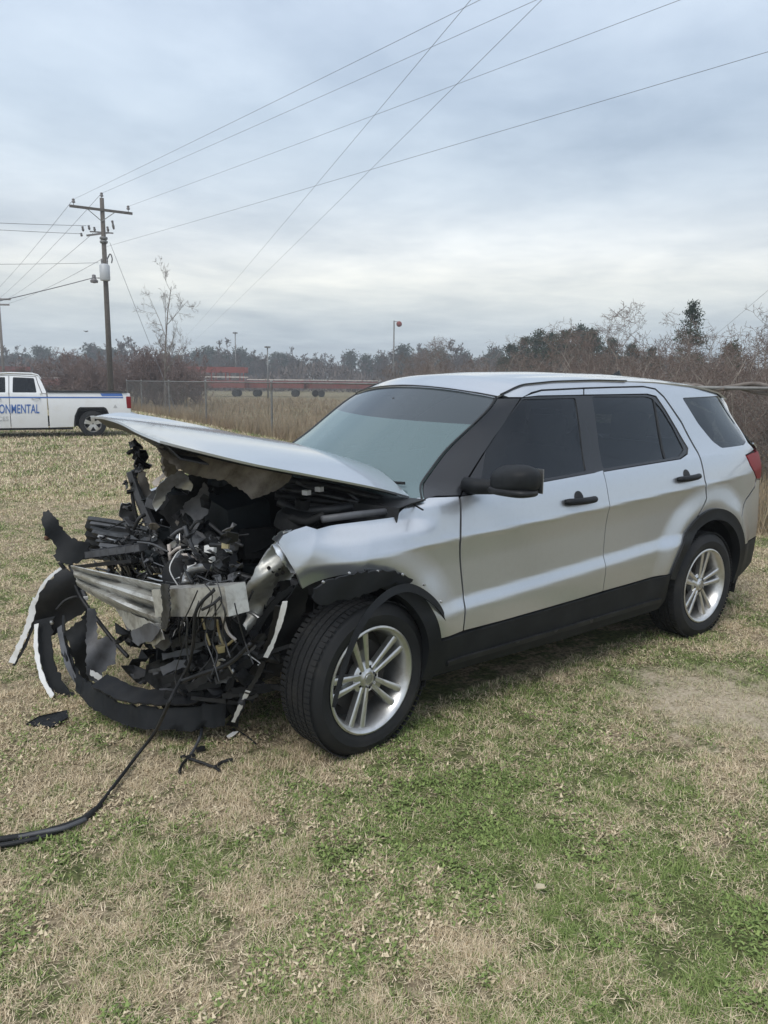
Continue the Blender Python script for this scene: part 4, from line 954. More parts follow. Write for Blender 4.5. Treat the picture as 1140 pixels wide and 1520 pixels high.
MB().tube(spline([onY(*p) for p in ((104, 838, -.74), (118, 868, -.70), (128, 890, -.66))], 6), .014, 6).build('support_rod', 'grey_plastic', suv, 180)
MB().tube(spline([onY(*p) for p in ((84, 905, -.72), (96, 892, -.70), (112, 886, -.68), (128, 888, -.67))], 6), .009, 6).build('wire_loom', 'black_plastic', suv, 180)
MB().box(onY(126, 888, -.66), (.03, .03, .022), bev=.006).build('clip', 'white_plastic', suv, 40)
MB().lathe([(0, .01), (.012, .006), (.012, -.004)], onY(77, 924, -.74), (1, .5, 0), 10).build('clip', 'steel', suv, 40)
strip('cover_sliver', [(172, 1030, -.1), (183, 1035, -.08), (194, 1041, -.06)], 5, 'white_plastic', .003)
strip('cover_sliver', [(101, 1044, -.47), (110, 1046, -.45), (119, 1042, -.43)], 5, 'white_plastic', .003)
strip('cover_sliver', [(130, 997, -.36), (140, 1001, -.34), (150, 1008, -.32)], 6, 'white_plastic', .003)
# left flank of the cover, hanging to the ground in front of the wheel
strip('bumper_cover_edge', [(423, 893, .93), (416, 922, .90), (406, 952, .86), (394, 976, .82)], 8, 'white_plastic', .004, taper=.9)
strip('bumper_cover_edge', [(391, 982, .81), (382, 1004, .77), (372, 1020, .74), (366, 1030, .72)], 8, 'black_plastic', .004)
strip('bumper_cover_edge', [(368, 1026, .73), (358, 1046, .66), (346, 1072, .56)], 7, 'white_plastic', .004)
strip('bumper_cover', [(416, 900, .84), (404, 945, .74), (388, 982, .64), (368, 1020, .54), (344, 1078, .42)], 15, 'black_plastic', .006)
for pts, w_ in (([(434, 872, .8), (406, 898, .72), (372, 948, .62), (332, 984, .5), (275, 1008, .34)], 9), ([(440, 880, .8), (412, 915, .72), (380, 962, .6), (350, 990, .5), (300, 1002, .38)], 6), ([(420, 880, .76), (392, 915, .66), (368, 950, .6)], 12)):
    strip('torn_trim', pts, w_, 'grained_plastic', .008)
# undertray shreds
for k in range(44):
    a = rnd.uniform(215, 385); b = rnd.uniform(955, 1040); L_ = rnd.uniform(25, 80); an = rnd.uniform(-.55, .12); y0 = .15+.5*(a-205)/175+rnd.uniform(-.1, .1)
    strip('undertray_shred', [(a, b, y0), (a+L_*.5, b+L_*.5*math.tan(an)+rnd.uniform(-6, 6), y0+.05), (a+L_, b+L_*math.tan(an), y0+.1)], rnd.uniform(3, 11), rnd.choice(['black_plastic', 'black_plastic', 'shadow_metal', 'grey_plastic', 'greasy_metal']), .004)
crumple('undertray', [(230, 1010), (300, 985), (350, 975), (385, 985), (360, 1040), (335, 1068), (290, 1060), (240, 1050)], lin((235, 1030), .10, (380, 1000), .55), 'shadow_metal', .006, .03, 10, 8, seed=70)
# ---- small parts spilled through the bay: pipes, boxes, wires
def bay_point(lo, hi): return np.array([rnd.uniform(l, h) for l, h in zip(lo, hi)])
LO, HI = (.02, -.62, .34), (.56, .60, .88)
for k in range(120):
    p = bay_point(LO, HI); d = np.array([rnd.gauss(0, .6), rnd.gauss(0, 1), rnd.gauss(0, .5)]); d /= np.linalg.norm(d); L_ = rnd.uniform(.12, .42)
    pts = [p-d*L_/2, p+np.array([rnd.gauss(0, .04) for _ in range(3)]), p+d*L_/2+np.array([rnd.gauss(0, .05) for _ in range(3)])]
    pts = [np.minimum(np.maximum(q, np.array([-.05, -.75, .26])), np.array([.66, .68, .93])) for q in pts]
    r0 = rnd.choice([.004, .005, .006, .008, .010, .014, .02])
    MB().tube(spline(pts, 6), r0, 6).build(rnd.choice(['hose', 'pipe', 'cable']), rnd.choice(['black_plastic', 'black_plastic', 'rubber', 'shadow_metal', 'greasy_metal', 'grey_plastic', 'greasy_metal', 'steel']), suv, 180)
for k in range(46):
    p = bay_point(LO, (.54, .55, .84)); sz = [rnd.uniform(.02, .09) for _ in range(3)]
    MB().box(p, sz, (Matrix.Rotation(rnd.uniform(0, 3), 3, 'Z')@Matrix.Rotation(rnd.gauss(0, .5), 3, 'X')), bev=.008).build(rnd.choice(['bracket', 'housing', 'module']), rnd.choice(['black_plastic', 'shadow_metal', 'greasy_metal', 'blue_plastic', 'grey_plastic', 'black_plastic']), suv, 40)
for k in range(34):
    p = bay_point((.25, -.6, .36), (.60, .58, .80)); m_ = MB(); a = bay_point((-1, -1, -1), (1, 1, 1)); a /= np.linalg.norm(a); b = np.cross(a, bay_point((-1, -1, -1), (1, 1, 1))); b /= np.linalg.norm(b)
    s1, s2 = rnd.uniform(.02, .07), rnd.uniform(.012, .04); c = np.cross(a, b)
    m_.sheet([[p-a*s1-b*s2, p-b*s2+c*.01, p+a*s1-b*s2*.4], [p-a*s1+b*s2*.6, p+b*s2+c*.012, p+a*s1+b*s2]], .003)
    m_.build('metal_fragment', rnd.choice(['steel', 'aluminium', 'greasy_metal', 'grey_plastic', 'pale_steel']), suv)
def shard(name, p, size, m_, thick=.003):
    """jagged torn piece: star-shaped rim round a dented middle"""
    k = rnd.randint(6, 9); a = bay_point((-1, -1, -1), (1, 1, 1)); a /= np.linalg.norm(a); b = np.cross(a, bay_point((-1, -1, -1), (1, 1, 1))); b /= np.linalg.norm(b); c = np.cross(a, b); asp = rnd.uniform(.35, 1)
    rim_ = [p+size*rnd.uniform(.45, 1.15)*(a*math.cos(6.283*i/k)+b*asp*math.sin(6.283*i/k))+c*size*rnd.uniform(-.35, .35) for i in range(k)]; mid_ = [p+(q-p)*.45+c*size*rnd.uniform(-.2, .2) for q in rim_]
    V = rim_+mid_+[p]; F = []
    for i in range(k):
        j = (i+1) % k; F += [(i, j, k+j, k+i), (k+i, k+j, 2*k)]
    n_ = len(V); V2 = [v-c*thick for v in V]; F2 = [tuple(n_+i for i in reversed(f)) for f in F]+[((i+1) % k, i, n_+i, n_+(i+1) % k) for i in range(k)]
    return mesh_obj(name, V+V2, F+F2, m_, suv, 30)
for k in range(130):
    p = bay_point((.05, -.65, .42), (.58, .55, .88)) if k % 3 else bay_point((.0, -.62, .55), (.40, .0, .94)); shard(rnd.choice(['torn_plastic', 'torn_plastic', 'torn_bracket', 'torn_foil']), p, rnd.uniform(.03, .10), rnd.choice(['black_plastic', 'black_plastic', 'shadow_metal', 'grained_plastic', 'grey_plastic', 'greasy_metal', 'greasy_metal', 'blue_plastic', 'steel']))
for a, b, sz in BRK:
    shard('broken_bracket', onY(a, b, -.5), sz*.9, 'black_plastic', .012); shard('broken_bracket', onY(a+rnd.uniform(-8, 8), b+rnd.uniform(-10, 10), -.47), sz*.55, rnd.choice(['grey_plastic', 'greasy_metal']), .006)
MB().tube(spline([onY(*q) for q in ((198, 655, -.5), (203, 690, -.49), (196, 730, -.5), (204, 775, -.47))], 6), .010, 6).build('pipe', 'black_plastic', suv, 180)
for k in range(26):
    p = onY(rnd.uniform(225, 400), rnd.uniform(700, 800), rnd.uniform(-.1, .22)); shard(rnd.choice(['torn_plastic', 'torn_bracket']), p, rnd.uniform(.03, .08), rnd.choice(['black_plastic', 'grey_plastic', 'greasy_metal', 'blue_plastic', 'insulation']))
for k in range(95):      # below the beam and behind the hanging cover
    t = rnd.uniform(0, 1); p = np.array([.62-.28*t+rnd.gauss(0, .06), -.25+.95*t+rnd.gauss(0, .06), rnd.uniform(.22, .62)]); shard('torn_plastic', p, rnd.uniform(.03, .11), rnd.choice(['black_plastic', 'black_plastic', 'shadow_metal', 'shadow_metal', 'grained_plastic', 'greasy_metal']))
for k in range(55):      # loose thin wires
    p = bay_point((.2, -.6, .40), (.62, .6, .86)); P = [p]
    d = np.array([rnd.gauss(0, .5), rnd.gauss(0, 1), rnd.gauss(-.2, .5)]); d /= np.linalg.norm(d)
    for i in range(4): d = d+np.array([rnd.gauss(0, .5), rnd.gauss(0, .5), rnd.gauss(-.1, .4)]); d /= np.linalg.norm(d); P.append(np.minimum(np.maximum(P[-1]+d*rnd.uniform(.04, .10), np.array([.0, -.72, .2])), np.array([.70, .68, .92])))
    MB().tube(spline(P, 5), rnd.choice([.0025, .003, .004]), 5).build('wire', rnd.choice(['black_plastic', 'black_plastic', 'grey_plastic', 'greasy_metal', 'white_plastic', 'brass']), suv, 180)
# condenser: bent core with its fins showing
for c_, (px0, py0, px1, py1, X0, X1) in enumerate(((150, 812, 238, 842, .62, .52), (225, 820, 330, 850, .50, .42))):
    for i in range(22):
        t = i/21; a = onX(px0+(px1-px0)*t, py0+(py1-py0)*t+3*math.sin(t*9), X0+(X1-X0)*t); b_ = a+np.array([-.05+.02*math.sin(i), .01, -.10-.03*math.sin(t*7)])
        MB().bar(a, b_, .004, .03, (0, 1, 0)).build('condenser_fin', 'greasy_metal' if i % 3 else 'steel', suv)
# named pieces one can pick out
MB().tube(spline([onX(*p) for p in ((276, 866, .60), (278, 855, .58), (287, 846, .57), (300, 842, .56), (313, 841, .55))], 6), [.020]*25, 8).build('coolant_pipe', 'steel', suv, 180)
for dy in (0, 12): MB().tube(spline([onX(*p) for p in ((252, 824+dy, .5), (264, 814+dy, .5), (280, 812+dy, .48), (293, 822+dy, .46))], 6), .008, 6).build('fuel_line', 'pale_steel', suv, 180)
MB().tube([onX(251, 808, .5), onX(253, 832, .5)], .010, 6).build('fuel_line', 'pale_steel', suv, 180)
fl = MB(); fl.lathe([(0, .03), (.07, .028), (.085, 0), (.085, -.08)], onX(262, 855, .56), (1, .3, .1), 20); fl.build('pulley', 'black_plastic', suv, 40)
for pts, m_, r0 in (([(300, 918, .54), (306, 940, .53), (312, 958, .52)], 'brass', .006), ([(322, 920, .54), (326, 942, .52), (334, 958, .52), (346, 950, .5)], 'brass', .006), ([(330, 915, .55), (338, 938, .52), (350, 950, .5)], 'pale_steel', .007), ([(346, 884, .6), (350, 900, .6), (352, 912, .6)], 'white_plastic', .007)):
    MB().tube(spline([onX(*p) for p in pts], 6), r0, 6).build('fuel_line', m_, suv, 180)
MB().box(onX(312, 926, .57), (.02, .04, .045), bev=.004).build('connector', 'grey_plastic', suv, 40)
MB().box(onX(327, 963, .55), (.03, .03, .03), bev=.004).build('connector', 'brass', suv, 40)
# wiring loom running down to the lawn
def loom(pts, r0, m_='black_plastic', name='wire_loom', n=8): return MB().tube(spline(pts, n), r0, 7).build(name, m_, suv, 180)
top = [onX(318, 876, .70), onX(292, 905, .74), onX(287, 950, .72), onX(281, 985, .70), onX(268, 1010, .70)]
low = [onZ(254, 1036, .44), onZ(242, 1063, .32), onZ(228, 1090, .14), onZ(206, 1118, .035), onZ(178, 1155, .025), onZ(140, 1203, .022), onZ(118, 1218, .022), onZ(80, 1231, .022), onZ(40, 1240, .02), onZ(-60, 1252, .02), onZ(-200, 1250, .02)]
loom(top+low, [.007]*8*4+[.0075]*8*6+[.012]*8*5+[.012], 'rubber')
loom([onZ(150, 1195, .018), onZ(112, 1222, .018), onZ(70, 1240, .018), onZ(30, 1250, .018), onZ(-60, 1264, .018), onZ(-180, 1275, .018)], .010)
loom([onZ(128, 1216, .03), onZ(95, 1229, .035), onZ(60, 1236, .03), onZ(20, 1243, .02), onZ(-60, 1247, .02), onZ(-190, 1240, .02)], .009, 'grey_plastic')
loom([onX(300, 905, .73), onX(318, 895, .70), onX(332, 880, .62), onX(345, 860, .55)], .006)
loom([onX(268, 1012, .70), onX(300, 1000, .66), onX(340, 985, .6), onX(372, 955, .56)], .009)
loom([onX(262, 1022, .68), onZ(285, 1042, .14), onZ(297, 1062, .10), onZ(299, 1085, .05), onZ(292, 1105, .025), onZ(281, 1124, .02)], .007, 'grey_plastic')
for pts in (((281, 1124), (271, 1134), (266, 1147)), ((281, 1126), (300, 1132), (318, 1138), (330, 1131), (345, 1127)), ((318, 1138), (326, 1144)), ((275, 1122), (268, 1124))):
    loom([onZ(a, b, .018) for a, b in pts], .007)
loom([onZ(345, 1082, .02), onZ(362, 1090, .018), onZ(380, 1104, .018)], .004)
for a, b in ((298, 1112), (283, 1124)): MB().box(onZ(a, b, .02), (.04, .02, .02), bev=.004).build('connector', 'black_plastic', suv, 40)
# wires torn out of the bay, hanging in front of the beam
for k in range(9):
    a = rnd.uniform(262, 352); b = rnd.uniform(850, 900); X0 = rnd.uniform(.66, .74); P = [onX(a, b, X0)]; n_ = rnd.randint(3, 5); yy = b; xx = a
    for i in range(n_): yy += rnd.uniform(18, 40); xx += rnd.uniform(-16, 12); P.append(onX(xx, yy, X0+rnd.uniform(-.05, .03)))
    MB().tube(spline(P, 6), rnd.choice([.002, .0025, .003, .004]), 6).build('wire', rnd.choice(['black_plastic', 'black_plastic', 'black_plastic', 'black_plastic', 'greasy_metal']), suv, 180)
for k in range(22):
    p = onX(rnd.uniform(150, 345), rnd.uniform(800, 868), rnd.uniform(.45, .60)); MB().box(p, (rnd.uniform(.015, .04), rnd.uniform(.015, .05), rnd.uniform(.012, .03)), Matrix.Rotation(rnd.uniform(0, 3), 3, 'Z')@Matrix.Rotation(rnd.gauss(0, .5), 3, 'X'), bev=.004).build('connector', rnd.choice(['grey_plastic', 'black_plastic', 'white_plastic', 'greasy_metal', 'brass', 'grey_plastic']), suv, 40)
for k in range(75):
    p = onX(rnd.uniform(140, 350), rnd.uniform(772, 872), rnd.uniform(.42, .64)); shard(rnd.choice(['torn_bracket', 'torn_plastic', 'torn_foil']), p, rnd.uniform(.018, .055), rnd.choice(['grey_plastic', 'greasy_metal', 'black_plastic', 'steel', 'grey_plastic', 'black_plastic', 'grey_felt']))
for k in range(30):
    a = rnd.uniform(140, 320); b = rnd.uniform(775, 865); X0 = rnd.uniform(.48, .63); L_ = rnd.uniform(20, 60); an = rnd.gauss(.15, .5)
    MB().tube(spline([onX(a, b, X0), onX(a+L_*.5*math.cos(an), b+L_*.5*math.sin(an)+rnd.gauss(0, 5), X0-.02), onX(a+L_*math.cos(an), b+L_*math.sin(an), X0-.05)], 5), rnd.choice([.003, .005, .007, .010]), 6).build(rnd.choice(['pipe', 'cable']), rnd.choice(['grey_plastic', 'greasy_metal', 'black_plastic', 'steel', 'black_plastic']), suv, 180)
# corrugated intake hose
P = spline([onX(*q) for q in ((300, 790, .30), (318, 805, .38), (330, 830, .42), (322, 852, .45))], 14); MB().tube(P, [.030+.005*(i % 2) for i in range(len(P))], 12).build('intake_hose', 'rubber', suv, 20)
P = spline([onX(*q) for q in ((215, 800, .40), (232, 826, .46), (228, 850, .50))], 14); MB().tube(P, [.022+.004*(i % 2) for i in range(len(P))], 12).build('intake_hose', 'black_plastic', suv, 20)
# broken pieces lying loose on the grass
V = [onZ(38, 1076, .012), onZ(58, 1064, .035), onZ(100, 1055, .03), onZ(101, 1066, .02), (onZ(78, 1080, .012)), onZ(55, 1079, .012)]
sh = MB(); sh.plate(V, .006); tag(sh.build('plastic_shard', 'grained_plastic', None), 'dark flat plastic shard lying on the grass beside the hanging bumper cover', 'debris')
sh = MB(); sh.plate([onZ(336, 1093, .02), onZ(345, 1087, .03), onZ(354, 1086, .03), (onZ(349, 1091, .02)), onZ(340, 1097, .012)], .004); tag(sh.build('painted_chip', 'white_plastic', None), 'small pale painted chip on the grass below the bumper strip', 'debris')
# ================================================================ white pickup parked behind
truck = thing('pickup_truck', 'white crew-cab pickup with blue lettering and stripe parked on the grass', 'pickup truck')
def TY(x, z):
    x = np.asarray(x, float); z = np.asarray(z, float)
    y = 1.0-.035*((z-.86)/.5)**2*(z < 1.28)-.02*(z >= 1.28)-.42*np.maximum(0, z-1.28)
    y = y-.10*np.clip((x-4.0)/.6, 0, 1)**2-.03*np.clip((-.75-x)/.4, 0, 1)**2
    return np.atleast_1d(y)
def tp(name, poly, m_, side, off=0., rim=.02, holes=(), gap=.004, h=.09): return panel(name, poly, m_, side=side, off=off, rim=rim, h=h, holes=holes, parent=truck, func=TY, gap=gap)
WB = 3.65
def squarch(cx): return [(cx-.52, .30), (cx-.50, .62), (cx-.40, .84), (cx-.34, .88), (cx+.34, .88), (cx+.40, .84), (cx+.50, .62), (cx+.52, .30)]
bed = [(-1.10, .55), (-.60, .48), (-.52, .40), (-.50, .62), (-.40, .84), (-.34, .88), (.34, .88), (.40, .84), (.50, .62), (.54, .30), (1.20, .28), (1.21, 1.31), (-1.06, 1.31), (-1.12, 1.2)]
gw = rounded([(1.50, 1.31), (1.55, 1.72), (2.10, 1.74), (2.13, 1.31)], .03); gw2 = rounded([(2.32, 1.31), (2.31, 1.74), (2.62, 1.73), (3.02, 1.48), (3.12, 1.31)], .03)
door_r = [(1.235, .28), (1.235, 1.26), (1.36, 1.28), (1.45, 1.55), (1.50, 1.76), (2.20, 1.79), (2.225, 1.26), (2.225, .28)]
door_f = [(2.235, .28), (2.235, 1.26), (2.21, 1.79), (2.66, 1.77), (3.08, 1.50), (3.24, 1.28), (3.26, .60), (3.22, .28)]
rear_pillar = [(1.235, 1.27), (1.35, 1.29), (1.44, 1.56), (1.49, 1.77), (2.2, 1.80), (2.67, 1.78), (2.64, 1.80), (2.2, 1.84), (1.55, 1.83), (1.42, 1.78), (1.34, 1.60), (1.24, 1.32)]
fend = [(3.27, .60), (3.25, 1.26), (4.45, 1.20), (4.55, 1.0), (4.56, .45), (4.2, .42)]+[(x, z) for x, z in squarch(WB)[::-1] if x > WB-.42 or z > .5]
for s in (1, -1):
    tp('bed_side', bed, 'white_paint', s); tp('door', door_r, 'white_paint', s, holes=[gw]); tp('door', door_f, 'white_paint', s, holes=[gw2])
    tp('cab_pillar', rear_pillar, 'white_paint', s); tp('fender', fend, 'white_paint', s)
    for g_ in (gw, gw2): tp('window', g_, 'tinted_glass', s, off=-.012, rim=0, gap=-.006)
    for cx in (0, WB):
        a_ = [(cx-.52, .30), (cx-.50, .62), (cx-.40, .84), (cx-.34, .88), (cx+.34, .88), (cx+.40, .84), (cx+.50, .62), (cx+.52, .30)]; b_ = [(cx+(x-cx)*.93, .30+(z-.30)*.93) for x, z in a_[::-1]]
        tp('arch_moulding', a_+b_, 'black_plastic', s, off=.012, rim=.05, gap=0)
        MB().plate([(x, s*.60, z) for x, z in a_], .01, (0, s, 0)).build('wheel_well', 'shadow_metal', truck)
        MB().sheet([[np.array([x, s*y, z]) for y in (.97, .6)] for x, z in a_]).build('wheel_well', 'shadow_metal', truck)
    hl_ = MB(); hl_.box((4.50, s*.80, 1.02), (.12, .22, .22), bev=.02); hl_.build('headlight', 'clear_lens', truck, 40)
    tl_ = MB(); tl_.box((-1.055, s*.94, 1.02), (.14, .10, .36), bev=.02); tl_.build('tail_light', 'red_lens', truck, 40)
    for xh, zh in ((1.42, 1.13), (2.45, 1.12)): MB().tube([(xh, s*.995, zh), (xh+.02, s*1.035, zh+.005), (xh+.19, s*1.035, zh+.005), (xh+.21, s*.995, zh)], .014, 6).build('door_handle', 'steel', truck, 180)
    mm = MB(); mm.box((3.02, s*1.16, 1.36), (.10, .20, .26), bev=.04); mm.tube([(3.05, s*.95, 1.30), (3.03, s*1.1, 1.28)], .03, 6); mm.build('mirror', 'black_plastic', truck, 40)
    tp('stripe', [(-.90, 1.145), (-.90, 1.185), (3.9, 1.185), (3.9, 1.145)], 'blue_vinyl', s, off=.004, rim=0, gap=0)
    tp('stripe', [(-.90, 1.205), (-.86, 1.295), (-.25, 1.295), (-.29, 1.205)], 'blue_vinyl', s, off=.004, rim=0, gap=0)
    tp('sill', [(.55, .21), (.56, .275), (3.13, .275), (3.13, .21)], 'black_plastic', s, off=-.03, rim=.06)
    tp('badge', [(-.72, .86), (-.66, .96), (-.60, .86)], 'grey_vinyl', s, off=.005, rim=0, gap=0, h=.03)
    bx_ = MB(); bx_.box((.10, s*.955, 1.330), (2.22, .10, .035), bev=.012); bx_.build('bed_rail', 'black_plastic', truck, 40)
def loft(rows, name, m_, sm=50, th=.012): MB().sheet(rows, th).build(name, m_, truck, sm)
loft([[(x, v*y, z+.03*(1-v*v)) for v in np.linspace(1, -1, 13)] for x, y, z in ((1.36, .80, 1.70), (1.44, .79, 1.80), (1.6, .775, 1.845), (2.2, .775, 1.855), (2.55, .785, 1.83), (2.66, .79, 1.79))], 'roof', 'white_paint')
loft([[(x+.10*(1-v*v), v*y, z) for v in np.linspace(-1, 1, 13)] for x, y, z in ((3.28, .92, 1.26), (2.98, .86, 1.52), (2.68, .79, 1.78))], 'windscreen', 'tinted_glass', th=0)
loft([[(x, v*y, z) for v in np.linspace(1, -1, 9)] for x, y, z in ((1.26, .93, 1.30), (1.30, .86, 1.5), (1.37, .80, 1.70))], 'rear_window', 'tinted_glass', th=0)
loft([[(x, v*y, z+.05*(1-v*v)) for v in np.linspace(1, -1, 13)] for x, y, z in ((3.26, .95, 1.25), (3.9, .95, 1.22), (4.35, .90, 1.17), (4.52, .86, 1.10))], 'hood', 'white_paint')
gr = MB(); gr.box((4.52, 0, .98), (.06, 1.4, .26), bev=.02); gr.build('grille', 'black_plastic', truck, 40)
fb = MB(); fb.box((4.58, 0, .62), (.22, 1.86, .26), bev=.05); fb.build('bumper', 'steel', truck, 40)
rbm = MB(); rbm.box((-1.20, 0, .58), (.20, 1.84, .20), bev=.04); rbm.build('bumper', 'steel', truck, 40)
tg_ = MB(); tg_.box((-1.09, 0, .96), (.05, 1.72, .66), bev=.02); tg_.build('tailgate', 'white_paint', truck, 40)
bf = MB(); bf.box((.06, 0, .78), (2.28, 1.7, .05)); bf.build('bed_floor', 'black_plastic', truck); bf = MB(); bf.box((1.18, 0, 1.05), (.03, 1.7, .52)); bf.build('bed_front', 'white_paint', truck)
bf = MB(); bf.box((2.2, 0, .38), (2.2, 1.8, .06)); bf.build('cab_floor', 'cabin', truck); bf = MB(); bf.bar((-1.1, .45, .50), (4.4, .45, .50), .1, .14); bf.build('frame_rail', 'shadow_metal', truck); bf = MB(); bf.bar((-1.1, -.45, .50), (4.4, -.45, .50), .1, .14); bf.build('frame_rail', 'shadow_metal', truck)
for x, y in ((2.0, .4), (2.0, -.4), (2.75, .4), (2.75, -.4)):
    bs = MB(); bs.box((x, y, .72), (.5, .5, .16), bev=.05); bs.box((x-.28, y, 1.08), (.15, .48, .66), Matrix.Rotation(R(-12), 3, 'Y'), bev=.05); bs.build('seat', 'seat_cloth', truck, 40)
def text_part(body, size, x, z, m_, shear=0.12, off=.012, sx=1.0):
    """lettering on the truck's left flank, right end of the word at x"""
    cu = bpy.data.curves.new('lettering', 'FONT'); cu.body = body; cu.size = size; cu.shear = shear; cu.offset = off*size*1.2; cu.extrude = .0012; cu.align_x = 'RIGHT'; cu.space_character = 1.04
    tmp = bpy.data.objects.new('lettering', cu); COL.objects.link(tmp); dg = bpy.context.evaluated_depsgraph_get(); me = bpy.data.meshes.new_from_object(tmp.evaluated_get(dg)); bpy.data.objects.remove(tmp)
    me.materials.clear(); me.materials.append(MATS[m_]); o = bpy.data.objects.new('lettering', me); COL.objects.link(o)
    yy = float(TY(x, z+size*.3)[0])+.006; o.matrix_world = Matrix(((-1, 0, 0, x), (0, 0, 1, yy), (0, 1, 0, z), (0, 0, 0, 1))); o.parent = truck
    o.location = (x, yy, z); o.scale = (sx, 1, 1); o.rotation_euler = Matrix(((-1, 0, 0), (0, 0, 1), (0, 1, 0))).to_euler(); return o
text_part('ENVIRONMENTAL', .36, 1.46, .715, 'blue_vinyl', .1, .012, .53); text_part('SERVICES', .17, 2.28, .50, 'grey_vinyl', 0, .01)
tw_ = bpy.data.objects.new('wheel', None); COL.objects.link(tw_)
t = MB(); t.lathe([(.24, -.13), (.30, -.14), (.375, -.125), (.39, -.10), (.39, .10), (.375, .125), (.30, .14), (.245, .13)], (0, 0, 0), (0, 1, 0), 40); t_ = t.build('tyre', 'rubber', None, 40); t_.parent = tw_
t = MB(); t.lathe([(.25, .125), (.245, .135), (.225, .115), (.21, .02), (.0, .02)], (0, 0, 0), (0, 1, 0), 40); t_ = t.build('rim', 'alloy', None, 40); t_.parent = tw_
t = MB(); t.lathe([(0, .075), (.22, .05), (.22, .02)], (0, 0, 0), (0, 1, 0), 30); t_ = t.build('brake_disc', 'shadow_metal', None, 40); t_.parent = tw_
for k in range(5):
    a = R(90+72*k); rt = np.array([math.cos(a), 0, math.sin(a)]); tg2 = np.array([-math.sin(a), 0, math.cos(a)])
    t = MB(); t.sheet([[rt*r0+tg2*q*w+np.array([0, y, 0]) for q in (-1, -.6, .6, 1)] for r0, w, y in ((.02, .05, .105), (.10, .05, .11), (.20, .06, .12), (.232, .075, .115))], .03); t_ = t.build('spoke', 'alloy', None, 40); t_.parent = tw_
TW = [tw_]+[copy_tree(tw_) for _ in range(3)]
for w, (x, y, rz) in zip(TW, ((0, .86, 0), (WB, .86, 0), (0, -.86, math.pi), (WB, -.86, math.pi))): w.parent = truck; w.location = (x, y, .385); w.rotation_euler = (0, 0, rz)
tq = onZ(139, 648, 0); los = tq-CAM_O; los[2] = 0; los /= np.linalg.norm(los)
ang = math.atan2(-los[1], -los[0])-math.pi/2+R(3)      # truck's left flank faces the photographer
truck.rotation_euler = (0, 0, ang); truck.location = tuple(tq-np.array([math.cos(ang+math.pi/2), math.sin(ang+math.pi/2), 0])*.99)
# ================================================================ fence
fence = thing('chain_link_fence', 'chain-link fence with steel posts running behind both vehicles', 'fence', fence_pt(24))
FH = 1.66
for d in (47.5, 43.3, 37, 31, 24, 17.5, 11.2, 5.2):
    p = fence_pt(d); q = MB(); q.tube([p, p+np.array([0, 0, FH+.04])], .035, 8); q.lathe([(.045, -.02), (.045, .02), (.02, .05), (0, .055)], p+np.array([0, 0, FH+.03]), (0, 0, 1), 10); q.build('post', 'galvanised', fence, 50)
a, b = fence_pt(5.2), fence_pt(47.5); ln_ = np.linalg.norm(b-a); up = np.array([0, 0, 1.0])
q = MB(); q.tube([a+up*FH, b+up*FH], .022, 8); q.build('top_rail', 'galvanised', fence, 180)
q = MB(); q.tube([a+up*.06, b+up*.06], .004, 4); q.build('tension_wire', 'galvanised', fence)
def prisms(P0, P1, r0, r1):
    """3-sided tubes for many segments; vertices in runs of four"""
    d = P1-P0; d = d/(np.linalg.norm(d, axis=1, keepdims=True)+1e-9); h = np.where(np.abs(d[:, 2:3]) < .9, np.array([[0, 0, 1.0]]), np.array([[1.0, 0, 0]]))
    a = np.cross(d, h); a /= np.linalg.norm(a, axis=1, keepdims=True)+1e-9; b = np.cross(d, a); V = []
    c = [(math.cos(t), math.sin(t)) for t in (0, 2.094, 4.189)]
    A = [P0+(a*x+b*y)*r0[:, None] for x, y in c]; B = [P1+(a*x+b*y)*r1[:, None] for x, y in c]
    for i in range(3): j = (i+1) % 3; V.append(np.stack([A[i], A[j], B[j], B[i]], 1))
    return np.concatenate(V).reshape(-1, 3)
mesh_step = .085; nn_ = int((ln_+FH)/mesh_step); s0 = np.arange(nn_)*mesh_step-FH; P0 = []; P1 = []
for s in s0:
    for dr in (1, -1):
        x0, x1 = (s, s+FH) if dr > 0 else (s+FH, s); z0, z1 = 0.05, FH
        lo, hi = max(0, -min(x0, x1)), 0
        t0, t1 = 0.0, 1.0
        if x1 != x0:
            ta, tb_ = (0-x0)/(x1-x0), (ln_-x0)/(x1-x0); t0 = max(t0, min(ta, tb_)); t1 = min(t1, max(ta, tb_))
        if t1-t0 < .02: continue
        f = lambda t: a+FDIR*(x0+(x1-x0)*t)+up*(z0+(z1-z0)*t)+FNRM*(.006*dr)
        P0.append(f(t0)); P1.append(f(t1))
P0 = np.array(P0); P1 = np.array(P1)
tag(fast_mesh('chain_link_mesh', prisms(P0, P1, np.full(len(P0), .0019), np.full(len(P0), .0019)), 4, 'galvanised', fence), kind='stuff')
